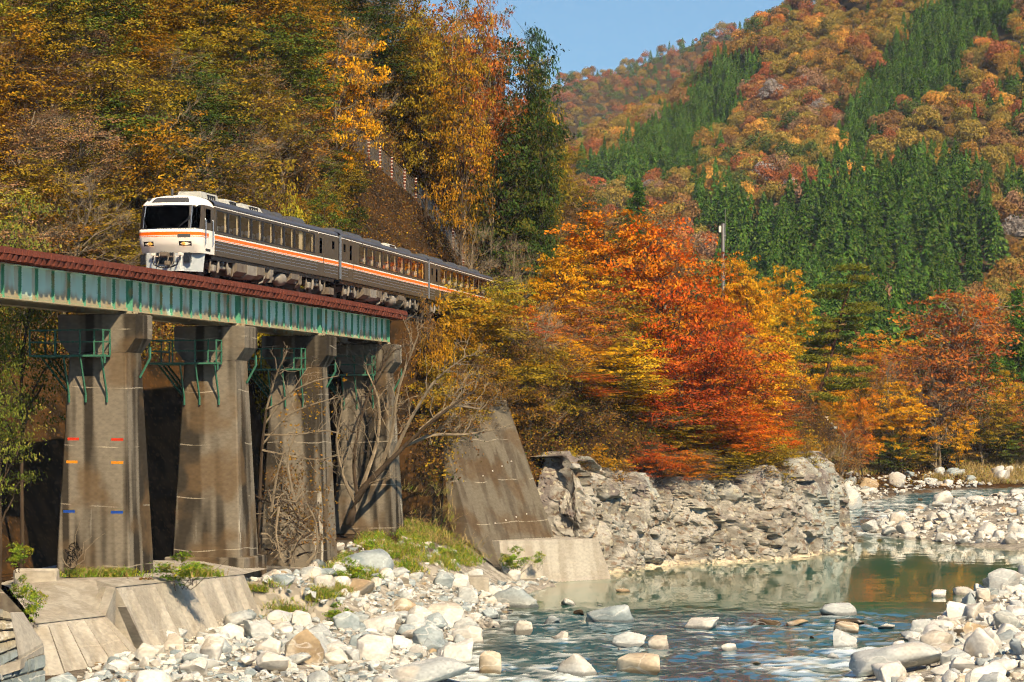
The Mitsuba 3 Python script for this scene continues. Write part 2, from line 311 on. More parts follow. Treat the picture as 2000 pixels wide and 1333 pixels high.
    # bright trim round the panes
    for q in (5, 24):
        g = shell(np.linspace(2.05, 3.05, 6), q, q+1)[:, 0]; g[:, 0] -= .02; put('pane_trim', MB().tube(fr(g), .022, 5), 'rib_metal', k)
    def face(v, w, off=.02):
        u, vv = cab_row(w); return np.array([np.interp(v, vv[2:-2], u[2:-2])-off, v, w])
    for v0, v1 in ((-1.12, -.62), (.55, 1.08)):
        hl = np.array([face(v0, 1.28), face(v1, 1.28), face(v1, 1.47), face(v0, 1.47)]); b = hl+np.array([.12, 0, 0]); b[:, 0] = b[:, 0].max()
        h = put('headlight', MB().hexa(fr(np.array([hl[0], hl[1], b[1], b[0], hl[3], hl[2], b[2], b[3]]))), 'black_trim', k)
        vm = v0*.30+v1*.70 if v0 < 0 else v0*.62+v1*.38
        c0 = face(vm, 1.375, .025); t = np.arange(16)/16*2*np.pi
        disc = np.stack([0*t+c0[0], c0[1]+.10*np.cos(t), c0[2]+.065*np.sin(t)], -1); disc = np.vstack([disc, [[c0[0]-.02, c0[1], c0[2]]]])
        lk = key('lamp', h); scene[lk] = mikit.ply(MB().add(fr(disc), [[16, (i+1) % 16, i] for i in range(16)]).get(), 'lamp_amber'); scene[lk]['emitter'] = {'type': 'area', 'radiance': rgb(3.0, 1.35, .25)}
        tag(lk, 'lit amber headlamp bulb')
    f0, f1, f2, f3 = face(.52, 1.64, .03), face(1.05, 1.64, .03), face(1.05, 1.78, .03), face(.52, 1.78, .03)
    q = np.array([f0, f1, f1+[.1, 0, 0], f0+[.1, 0, 0], f3, f2, f2+[.1, 0, 0], f3+[.1, 0, 0]]); put('marker_panel', MB().hexa(fr(q)), 'unit_dark', k)
    for v0, w0_, v1, w1_ in ((-.95, 2.02, -1.12, 2.42), (.50, 2.05, .98, 2.5)):
        a_, m_, b_ = face(v0, w0_, .03), face((v0*.5+v1*.5), (w0_+w1_)/2, .07), face(v1, w1_, .05)
        wp = put('wiper', MB().tube(fr(np.array([a_, m_, b_])), .022, 5), 'black_trim', k)
        put('wiper_blade', MB().tube(fr(np.array([b_+[0, .02, -.18], b_+[-.01, 0, .15]])), .016, 5), 'black_trim', wp)
    # cab door, grab rails, mirror
    put('cab_door', MB().box((1.02, 1.45, 2.05), (1.8, 1.458, 2.98), fr), 'olive_paint', k)
    for u in (.95, 1.95): put('grab_rail', MB().tube(fr(np.array([[u, 1.47, 1.35], [u, 1.51, 1.42], [u, 1.51, 2.45], [u, 1.47, 2.5]])), .025, 6), 'rib_metal', k)
    put('cab_door_window', MB().box((1.1, 1.458, 2.35), (1.72, 1.463, 2.95), fr), 'windscreen_glass', k)
    put('door_step', MB().box((1.1, 1.44, 1.10), (1.7, 1.46, 1.20), fr), 'black_trim', k)
    put('horn', MB().tube(fr(np.array([[1.15, -.12, 3.55], [1.15, -.12, 3.74], [1.15, -.12, 3.86]])), [.05, .06, .05], 8).tube(fr(np.array([[.9, -1.0, 3.35], [.75, -1.05, 3.36]])), [.05, .08], 8), 'unit_dark', k)
    # driver and second seat behind the windscreen are hidden by the dark glass
    # snow plough skirt, coupler and hoses
    sk = MB()
    yv = np.array([-1.30, -1.05, -.55, .55, .72, 1.36]); uf = np.array([1.05, .30, .22, .22, .30, 1.05])
    hi_ = np.stack([uf+.16, yv, 0*yv+1.0], -1); lo_ = np.stack([uf+.02, yv*.97, 0*yv+.18], -1); lo_[[0, 1], 2] = .24
    sk.grid(fr(np.array([lo_, hi_]))); sk.grid(fr(np.array([hi_+[.05, 0, 0], lo_+[.05, 0, 0]])))
    put('skirt', sk, 'grey_paint', k)
    for a, b, z0, z1 in ((-.52, .28, .50, .99), (.75, 1.02, .55, .98), (-1.28, -1.05, .48, .92)):
        put('skirt_opening', MB().box((.20 if abs(a) < 1 else .3, a, z0), (.26+(abs(a) > .6)*.2, b, z1), fr), 'black_trim', k)
    put('coupler', MB().box((-.22, -.20, .80), (.25, .10, 1.0), fr, .03).box((.0, -.10, .42), (.25, .15, .62), fr, .04).box((.08, -.5, .78), (.22, .3, .84), fr), 'dusty_steel', k)
    for v, sg in ((-.62, 1), (.62, -1)):
        pts = np.array([[.14, v, .86], [.0, v+.02*sg, .70], [-.06, v+.10*sg, .45], [-.04, v+.35*sg, .34], [.1, v+.6*sg, .34]])
        t_ = np.linspace(0, 4, 17); pp = np.stack([np.interp(t_, range(5), pts[:, i]) for i in range(3)], -1)
        hs = put('brake_hose', MB().tube(fr(pp), .035, 6), 'black_trim', k, smooth=True)
        put('hose_cock', MB().box((.05, v-.09, .84), (.18, v+.09, .97), fr, .02).box((.05, v+.05*sg, .80), (.10, v+.22*sg, .84), fr), 'headrest_cloth', hs)
    for v in (-.35, .05, .32): put('pipe', MB().tube(fr(np.array([[.15, v, .95], [.02, v+.05, .7], [.05, v-.08, .4]])), .025, 5), 'dusty_grey', k)
    return k
sA = -2.3
railcar(sA, s_of(139.3), True, 'leading railcar with cream cab front, lit amber headlights and orange stripe', 1)
railcar(s_of(139.75), s_of(160.35), False, 'middle olive railcar behind the one with the cab, half hidden below by leaves', 2)
railcar(s_of(160.75), s_of(181.3), False, 'rearmost visible olive railcar disappearing into the yellow trees', 3)
# ---------------------------------------------------------------- the viaduct
JS = [s_of(y) for y in (110.9, 123.8, 136.6, 151.0)]
sp = JS[1]-JS[0]
JS = [JS[0]-2*sp-3, JS[0]-sp-3]+JS
br = thing('girder_bridge', 'green plate girder railway bridge with rust brown deck edge carrying the train', 'bridge')
GO, ZT, ZB = 1.15, -.62, -1.92                       # girder offset, top and bottom, from the rail
for i in range(len(JS)-1):
    a, b = trk(JS[i]+.06, 0, 0), trk(JS[i+1]-.06, 0, 0); L = float(np.hypot(*(b-a)[:2])); d = (b-a)/L; nr = np.array([d[1], -d[0], 0])
    def fr(p, a=a, d=d, nr=nr):
        p = np.asarray(p, float); return a+p[..., 0:1]*d+p[..., 1:2]*nr+p[..., 2:3]*np.array([0, 0, 1.0])
    m = MB()
    for sg in (1, -1):
        lo, hi = sorted((sg*(GO-.012), sg*GO)); m.box((0, lo, ZB+.03), (L, hi, ZT-.03), fr)
        lo, hi = sorted((sg*(GO-.19), sg*(GO+.18))); m.box((0, lo, ZT-.03), (L, hi, ZT), fr).box((0, lo, ZB), (L, hi, ZB+.03), fr)
        lo, hi = sorted((sg*GO, sg*(GO+.014))); m.box((0, lo, ZB+.031), (L, hi, ZB+.16), fr)
    gk = put('girder', m, 'girder_paint', br)
    np_ = 11; rv = MB()
    for j in range(np_+1):
        x = j*L/np_
        if j in (0, np_): w_, x = .16, (0 if j == 0 else L)
        else: w_ = .085
        x0 = min(max(x-.02, 0.004), L-.034)
        mm = MB().box((x0, GO, ZB+.031), (x0+.03, GO+w_, ZT-.031), fr)
        xa, xb = (x0+.03, x0+.16) if j == 0 else (x0-.13 if j == np_ else x0-.08, x0)
        mm.box((xa, GO, ZB+.165), (xb, GO+.016, ZT-.031), fr)
        put('stiffener', mm, 'green_steel', gk)
        for z in np.arange(ZB+.2, ZT-.08, .13): rv.box(((xa+xb)/2-.014, GO+.016, z-.014), ((xa+xb)/2+.014, GO+.03, z+.014), fr)
    for x in np.arange(.1, L, .16): rv.box((x-.012, GO+.014, ZB+.085), (x+.012, GO+.028, ZB+.11), fr)
    rk = put('rivet_rows', rv, 'green_steel', gk, kind='stuff')
    cb = MB()
    for x in np.arange(.3, L, 1.9): cb.box((x, -GO+.02, ZB+.25), (x+.08, GO-.02, ZB+.33), fr).box((x, -GO+.02, ZT-.35), (x+.08, GO-.02, ZT-.27), fr)
    put('cross_frame', cb, 'green_steel', br)
    for e in (.25, L-.25):
        put('bearing', MB().box((e-.2, GO-.22, ZB-.11), (e+.2, GO+.22, ZB-.002), fr, .02), 'girder_paint', br)
s_, n_ = JS[0], 0
SE = s_of(151.9)
rj = np.random.default_rng(5)
while s_ < SE:
    if s_ > s_of(93):
        o = rj.uniform(-.03, .05); w_ = .115+rj.uniform(-.01, .012); zj = rj.uniform(-.015, .01)
        p = np.array([[s_-w_, -2.0, -.60], [s_+w_, -2.0, -.60], [s_+w_, 2.0+o, -.60], [s_-w_, 2.0+o, -.60], [s_-w_, -2.0, -.34], [s_+w_, -2.0, -.34], [s_+w_, 2.06+o, -.385], [s_-w_, 2.06+o, -.385]])
        p[:, 2] += zj
        put('sleeper', MB().hexa(frt(p)), 'rust_timber', br)
        q = p.copy(); q = np.array([[s_-.10, 2.062, -.375], [s_+.10, 2.062, -.375], [s_+.10, 2.10+o*.4, -.375], [s_-.10, 2.10+o*.4, -.375], [s_-.07, 2.062, -.19], [s_+.07, 2.062, -.19], [s_+.07, 2.085+o*.4, -.19], [s_-.07, 2.085+o*.4, -.19]])
        put('deck_cleat', MB().hexa(frt(q)), 'rust_timber', br)
    s_ += .50
def long_bar(name, m, n0, n1, z0, z1, sa, sb, parent=br):
    q = np.linspace(sa, sb, 46); rows = [trk(q, n0, z0), trk(q, n1, z0), trk(q, n1, z1), trk(q, n0, z1), trk(q, n0, z0)]
    return put(name, MB().grid(np.array(rows)), m, parent)
long_bar('guard_plank', 'rust_timber', 1.90, 2.06, -.36, -.13, JS[0], SE)
long_bar('guard_plank', 'rust_timber', -2.06, -1.90, -.36, -.13, JS[0], SE)
long_bar('deck_plank', 'rust_timber', -1.9, 1.9, -.335, -.27, JS[0], SE)
for n0 in (-.565, .50): long_bar('rail', 'dusty_steel', n0, n0+.065, -.15, 0.0, JS[0], s_of(230))
long_bar('cable_duct', 'unit_paint', -1.86, -1.62, -.265, -.10, JS[0], SE)

prin('shaded_green_steel', (.035, .135, .085), .55)  # platform green darkened to paint in the shadow cast by the bridge
PC = .15                                             # pier centre off the track centre
def pier(s, base, label, marks=False, platform=True, foot=False, top=(2.48, 1.66), grow=(.081, .117), cap=True, m='concrete'):
    k = thing('bridge_pier', label, 'bridge pier', 'concrete piers under the bridge')
    c = trk(s, PC, 0); y = float(np.interp(s, _S, _Y)); dd = float(dtx(y)); d = np.array([dd, 1, 0])/np.hypot(dd, 1); nr = np.array([d[1], -d[0], 0])
    def fr(p):
        p = np.asarray(p, float); return c+p[..., 0:1]*d+p[..., 1:2]*nr+p[..., 2:3]*np.array([0, 0, 1.0])
    zt, zs = -2.03, -3.58; zb = base-RZ
    H = zs-zb; w, t = top; w1, t1 = w+grow[0]*H, t+grow[1]*H
    nz = 24; rows = []
    for i in range(nz+1):
        q = i/nz; a, b = (t1+(t-t1)*q)/2, (w1+(w-w1)*q)/2; z = zb-.6*(i == 0)+H*q; e = .06
        ring = np.array([[-a+e, -b], [a-e, -b], [a, -b+e], [a, b-e], [a-e, b], [-a+e, b], [-a, b-e], [-a, -b+e]])
        ring = np.vstack([ring, ring[:1]]); rows.append(np.column_stack([ring, np.full(9, z)]))
    rows = np.array(rows)
    put('shaft', MB().grid(fr(rows)[:, ::-1][::-1]), m, k)
    cm = MB(); a = .915; b = 1.685
    bot = np.array([[-a+.06, -w/2-.02], [a-.06, -w/2-.02], [a-.06, w/2+.02], [-a+.06, w/2+.02]]); mid = np.array([[-a, -b], [a, -b], [a, b], [-a, b]])
    r = lambda q, z: np.column_stack([q, np.full(4, z)])
    cm.hexa(fr(np.vstack([r(bot, zs), r(mid, zs+.56)]))); cm.hexa(fr(np.vstack([r(mid, zs+.56), r(mid, zt-.05)]))); cm.hexa(fr(np.vstack([r(mid, zt-.05), r(mid*[.95, .97], zt)])))
    put('cap', cm, m, k)
    if foot:
        put('footing', MB().box((-t1/2-.25, -w1/2-.25, zb-.6), (t1/2+.25, w1/2+.25, zb+1.15), fr, .05), m, k)
    if marks:
        fz = lambda z: (t1+(t-t1)*(z-zb)/H)/2
        for (yy, col, word) in ((858, 'mark_red', 'red'), (903, 'mark_amber', 'orange'), (1000, 'mark_blue', 'blue')):
            for x0, x1 in ((-1, -.42), (.62, 1.18)):
                z = (HY-yy)*109.6/F-6.65+(0 if x0 < 0 else -.02); wz = (w1+(w-w1)*(z-zb)/H)/2; g = fz(z)
                x0_, x1_ = (x0*wz*.88, x0*wz*.88+.50) if x0 < 0 else (wz*.50, wz*.50+.52)
                put('painted_mark', MB().box((-g-.012, x0_, z-.055), (-g+.04, x1_, z+.055), fr), col, k, label=f'{word} flood level mark painted on the pier')
    if platform:
        zf = -3.70; f0 = -.915-.75; fa = -.93; nl, nR = -1.685-.95, .62
        pl = put('inspection_platform', MB().box((f0, nl, zf-.08), (fa, nR, zf), fr).box((fa, nl, zf-.08), (1.0, -1.72, zf), fr), 'shaded_green_steel', k)
        posts = [(f0+.03, nR-.03), (f0+.03, nR-.42), (f0+.03, -.42), (f0+.03, -1.5), (f0+.03, nl+.03), (-.1, nl+.03), (.97, nl+.03), (fa, nR-.03)]
        for (x, v) in posts: put('post', MB().box((x-.03, v-.03, zf), (x+.03, v+.03, zf+1.03), fr), 'shaded_green_steel', pl)
        for z in (zf+1.0, zf+.52):
            put('handrail', MB().box((f0, nl, z-.025), (f0+.05, nR, z+.025), fr).box((f0+.05, nl, z-.025), (1.0, nl+.05, z+.025), fr).box((f0+.05, nR-.05, z-.025), (fa, nR, z+.025), fr), 'shaded_green_steel', pl)
        for v in (.50, -.42, -1.15):
            put('bracket', MB().tube(fr(np.array([[f0+.05, v, zf-.08], [-.95-.117*1.6/2, v, zf-1.60], [-.93-.117*1.9/2, v, zf-1.92]])), .045, 4), 'shaded_green_steel', pl)
        for x in (-.5, .1, .7): put('bracket', MB().tube(fr(np.array([[x, nl+.05, zf-.08], [x, -w/2-.10, zf-1.60], [x, -w/2-.08, zf-1.9]])), .045, 4), 'shaded_green_steel', pl)
        put('hanger', MB().box((f0-.01, nR+.01, zf-.35), (f0+.06, nR+.07, zf+.02), fr), 'shaded_green_steel', pl)
        put('bracket', MB().tube(fr(np.array([[.5, 1.75, -3.75], [.5, 1.75, -3.35]])), .05, 4).tube(fr(np.array([[.5, 1.78, -3.75], [.5, w/2+.06, -4.6]])), .05, 4), 'shaded_green_steel', pl)
    return k
diff('mark_red', (.55, .045, .02)); diff('mark_amber', (.62, .24, .02)); diff('mark_blue', (.02, .07, .32))
pier(JS[1]-.1, 3.6, 'tall concrete pier beyond the left edge of the bridge view', platform=False)
pier(JS[2], 3.05, 'streaked concrete pier with red, orange and blue painted marks', marks=True)
pier(JS[3], 2.0, 'dark streaked concrete pier second from the left, standing on a wide footing block', foot=True)
pier(JS[4], 1.9, 'concrete pier with bare twigs crossing it, behind the driftwood heap')
pier(JS[5]-.3, 3.2, 'brown stained concrete pier half hidden behind the leafless riverside tree', grow=(.11, .13))
# ---------------------------------------------------------------- the lie of the land
def zw(Y):                                           # water level: a pool, rapids above it and below it
    return np.interp(Y, [80, 132, 140, 212, 222, 240, 262, 285, 420, 600], [-.85, -.18, 0, 0, .25, 1.2, 1.9, 2.9, 5.5, 9])
def GW(x, y, dz=0.0):                                # the point of the river level (+dz) seen at a pixel
    Y = 150.0
    for _ in range(60): Y = .5*Y+.5*(HC-zw(Y)-dz)*F/(y-HY)
    return np.array([(x-CX)*Y/F, Y])
def poly(pts): return np.array([GW(*p) for p in pts])
river = poly([(700, 1480), (790, 1360), (870, 1300), (930, 1245), (985, 1195), (1020, 1165), (1080, 1147), (1130, 1134), (1200, 1121), (1300, 1107), (1440, 1099), (1560, 1092), (1640, 1077),
              (1655, 1050), (1632, 1030), (1625, 1000), (1690, 985), (1760, 966), (1880, 957), (2010, 951), (2060, 958), (1985, 968), (1860, 985), (1790, 1003), (1720, 1018), (1680, 1036), (1720, 1046), (1810, 1056), (1900, 1067), (2010, 1077), (2350, 1092),
              (2400, 1122), (2050, 1124), (1975, 1137), (1890, 1172), (1800, 1235), (1735, 1285), (1650, 1345), (1600, 1480)])
def inside(pl, x, y):
    c = np.zeros(np.shape(x), bool); j = len(pl)-1
    for i in range(len(pl)):
        (xi, yi), (xj, yj) = pl[i], pl[j]
        if yi != yj: c ^= ((yi > y) != (yj > y)) & (x < (xj-xi)*(y-yi)/(yj-yi)+xi)
        j = i
    return c
def sdist(pl, x, y, closed=True):                    # distance to a polygon, negative inside
    d = np.full(np.shape(x), 1e9)
    for i in range(len(pl) if closed else len(pl)-1):
        a, b = pl[i], pl[(i+1) % len(pl)]; e = b-a; t = np.clip(((x-a[0])*e[0]+(y-a[1])*e[1])/(e@e+1e-9), 0, 1)
        d = np.minimum(d, np.hypot(x-a[0]-t*e[0], y-a[1]-t*e[1]))
    return np.where(inside(pl, x, y), -d, d) if closed else d
def sm(a, b, x):
    t = np.clip((x-a)/(b-a), 0, 1); return t*t*(3-2*t)
def nfbm(x, y, s, o=4, seed=0): return meshkit.fbm(np.stack([np.asarray(x)*s, np.asarray(y)*s, np.zeros(np.shape(x))], -1), o, seed)-.5
cliff_foot = poly([(1118, 1128), (1140, 1129), (1200, 1121), (1300, 1107), (1440, 1099), (1560, 1092), (1640, 1077)])
cliff_foot = np.vstack([cliff_foot, [[25.6, 205], [26.0, 214], [24.0, 226], [21.0, 240], [17.5, 252]]])
Hpx = np.array([(560, 36), (950, 0)])
def H(X, Y):
    X, Y = np.asarray(X, float), np.asarray(Y, float)
    dY = dtx(np.clip(Y, 60, 260)); th = np.clip(Y, 60, 260)
    n = (X-tx(th)-(Y-th)*dY)/np.hypot(dY, 1)
    dr_ = sdist(river, X, Y)
    w = zw(Y)
    bar = w+np.clip(.06+.13*dr_, -1.3, 1.0)
    # left bank: floor under the viaduct, steep bank behind it, wooded slope above
    floor = np.interp(Y, [80, 100, 112, 121, 134, 152, 160], [2.3, 2.7, 3.05, 2.1, 2.0, 3.3, 5.0])
    nb = -n
    floor = floor-np.where((Y < 119.5) & (n > -2.6), 1.3*sm(-2.6, -1.6, n), 0)
    under = floor+np.where(nb > 4.2, np.minimum((nb-4.2)*1.9, 9.0), 0)+np.clip(nb-9, 0, None)*.92
    rsl = np.where(Y < 119.5, sm(4.3, 2.9, n), sm(9.5, 2.5, n))
    near = bar*(1-rsl)+np.maximum(under, bar)*rsl
    st_ = (sm(158, 172, Y)+.75*sm(186, 204, Y))*sm(258, 220, Y)
    cut = np.clip(nb-3.2, 0, 7.5)*(1.45+.55*st_)+np.clip(nb-10.7, 0, None)*.86
    formation = RZ-.55
    fall = np.clip(n-3.0, 0, None)
    top = np.maximum(formation-fall*.75, 6.2-.0*Y)
    prom = np.where(n < 3.0, formation+cut, top)
    edge = sdist(cliff_foot, X, Y, False)
    inland = -1.0+np.minimum(dr_*2.2, 7.2)+np.clip(dr_-4.5, 0, None)*.16
    prom = np.where(n < 3.0, prom, np.minimum(np.maximum(prom, inland*(dr_ > 3)), np.where(dr_ < 4.2, -1.0+dr_*.85, 50)))
    fx_, fy_ = X+1.6, Y-154.5                        # from the foot of the slanting wall's corner
    t = sm(-2.3, -6.4, fx_*-.537+fy_*-.844)
    t = np.maximum(t, sm(153.4, 155.0, Y)*sm(3.6, 1.7, n))
    wl = sm(-3.5, -9.0, n); t = t*(1-wl)+np.maximum(sm(122, 172, Y), 0)*wl
    left = near*(1-t)+prom*t
    ga, gg = fx_*.522+fy_*.853, fx_*.853-fy_*.522
    lim = np.maximum(.25, .2-(gg+.35)*1.5)
    left = np.where((ga > -2) & (ga < 13.5) & (n > 3.4), np.minimum(left, lim+np.clip(ga-11, 0, 3)*3), left)
    # beyond the promontory: flood plain, then the valley side
    far = w+.8+np.clip(dr_, 0, 14)*.12+np.clip(Y-300, 0, None)*.115
    t2 = sm(2.0, 16.0, X-24-(Y-200)*.05)*sm(225, 250, Y)
    t2 = np.maximum(t2, sm(252, 300, Y)*sm(-4, 10, n))
    land = left*(1-t2)+far*t2
    rightbank = (X > np.interp(Y, [80, 130, 160, 200, 215, 280], [3, 10, 22, 27, 28, 33])) & (Y < 300)
    z = np.where(rightbank, bar+np.clip(dr_-6, 0, None)*.05, land)
    z = np.where(dr_ < 0, w-.25-np.minimum(-dr_*.18, .7), z)
    rough = np.where(dr_ > 3, 1, .25)
    return z+nfbm(X, Y, .22, 4, 3)*1.1*rough*np.where(np.abs(n) < 3, .1, 1)*np.where(Y < 118, np.where(nb < 4, .15, 1), 1)+nfbm(X, Y, 1.1, 3, 9)*.18
def soil_fn(p, n, uv):
    a = fbm(p.x*.8, p.y*.8, p.z*.8, 4); b = noise(p.x*6, p.y*6, p.z*6)
    c = mix((.026, .018, .011), (.062, .034, .014), smoothstep(.35, .65, a))
    c = mix(c, (.12, .06, .02), smoothstep(.62, .78, b)*.5)
    g = mix((.40, .37, .31), (.26, .24, .20), smoothstep(.4, .6, noise(p.x*4, p.y*4, p.z*4)))
    low = smoothstep(3.0, 1.6, p.z+(a-.5)*1.2)*smoothstep(-17.0, -13.5, p.x)
    return mix(c, g, low)
diff('soil', soil_fn)
xs, ys = np.arange(-62, 96, .7), np.arange(78, 345, .7)
gx, gy = np.meshgrid(xs, ys)
gz = H(gx, gy)
from scipy.ndimage import map_coordinates
def ground(x, y):
    return map_coordinates(gz, [(np.asarray(y, float).ravel()-ys[0])/.7, (np.asarray(x, float).ravel()-xs[0])/.7], order=1, mode='nearest').reshape(np.shape(x))
def hit(x, y, y0=84.0, up=0.0):                      # where the sight line through a pixel meets the land
    Y = np.arange(y0, 344, .15); p = P(x, y, 1.0); X = (x-CX)*Y/F; Z = HC+(HY-y)*Y/F
    b = np.nonzero(Z <= ground(X, Y)+up)[0]
    i = b[0] if len(b) else len(Y)-1
    return np.array([X[i], Y[i], float(ground(X[i], Y[i]))])
put('ground', MB().grid(np.stack([gx, gy, gz], -1).transpose(1, 0, 2)), 'soil', smooth=True, kind='structure', label='brown wooded slope and pale gravel of the river bank')

# ---------------------------------------------------------------- rock
def rock_fn(a, b, c3, s=1.0):
    def fn(p, n, uv):
        q = fbm(p.x*1.3*s, p.y*1.3*s, p.z*1.6*s, 4); vein = smoothstep(.030, .0, dr.abs(fbm(p.x*.9*s+9, p.y*.9*s, p.z*1.7*s, 3)-.5))
        c = mix(a, b, smoothstep(.35, .65, q)); c = mix(c, c3, smoothstep(.58, .75, noise(p.x*.8+5, p.y*.8, p.z*.8)))
        wl = dr.select(p.y < 140, (p.y-140)*.0145, dr.select(p.y > 214, (p.y-214)*.042, 0)); wet = smoothstep(.17, .05, p.z-wl+(q-.5)*.25)
        return mix(c, (.75, .73, .68), vein*.45)*(.84+.32*noise(p.x*11, p.y*11, p.z*11))*(1-.55*wet)
    return fn
diff('rock_cream', rock_fn((.66, .65, .61), (.54, .53, .49), (.48, .44, .37)))
diff('rock_grey', rock_fn((.48, .50, .49), (.38, .41, .41), (.54, .51, .45)))
diff('rock_blue', rock_fn((.36, .41, .42), (.22, .27, .29), (.40, .42, .40)))
diff('rock_tan', rock_fn((.46, .36, .23), (.33, .25, .16), (.52, .46, .36)))
diff('rock_wet', rock_fn((.10, .075, .045), (.16, .12, .075), (.06, .05, .04)))
ROCKS = ['rock_cream', 'rock_grey', 'rock_blue', 'rock_tan']
def boulder(seed, n=15, sub=2, boxy=.6):
    r = np.random.default_rng(seed)
    v = r.normal(size=(n, 3)); v /= np.linalg.norm(v, axis=1, keepdims=True)
    v = np.sign(v)*np.abs(v)**boxy; v *= (.72+.28*r.random((n, 1)))
    h = ConvexHull(v); m = trimesh.Trimesh(v, h.simplices, process=True); m.fix_normals()
    if m.volume < 0: m.invert()
    pts, nr = m.vertices.copy(), None
    for _ in range(sub): m = m.subdivide()
    q = m.vertices.copy(); m2 = trimesh.smoothing.filter_laplacian(m.copy(), lamb=.5, iterations=2 if sub > 1 else 1)
    q = .45*q+.55*m2.vertices
    d = (meshkit.fbm(q*2.6+seed*7.3, 3, seed)-.5); u = q/np.linalg.norm(q, axis=1, keepdims=True)
    q = q+u*d[:, None]*.22
    q /= np.abs(q).max(0)
    return q, m.faces.copy()
BV = [boulder(100+i, 12+i % 8, 2, .66+.12*(i % 4)) for i in range(18)]
SV = [boulder(300+i, 9, 1, .6) for i in range(6)]
BPLY = {}
def boulder_dict(i, m, to):
    d = BPLY.get(i)
    if d is None: d = BPLY[i] = mikit.ply(BV[i], None, smooth=28)
    return {**d, 'to_world': to, 'bsdf': {'type': 'ref', 'id': m}}
spots = []                                           # (x, y, radius) of the boulders, to keep pebbles and neighbours apart
def put_boulder(x, y, z, a, b, h, m, rng, label, group, tilt=.25, sink=.3):
    i = int(rng.integers(len(BV)))
    to = T().translate([float(x), float(y), float(z)+h*(1-sink*2)*.5]).rotate([0, 0, 1], float(rng.uniform(0, 360))).rotate([1, 0, 0], float(rng.normal()*tilt*30)).scale([float(a)/2, float(b)/2, float(h)/2*1.15])
    k = key('boulder'); scene[k] = boulder_dict(i, m, to); tag(k, label, 'boulder', group); spots.append((x, y, max(a, b)/2)); return k
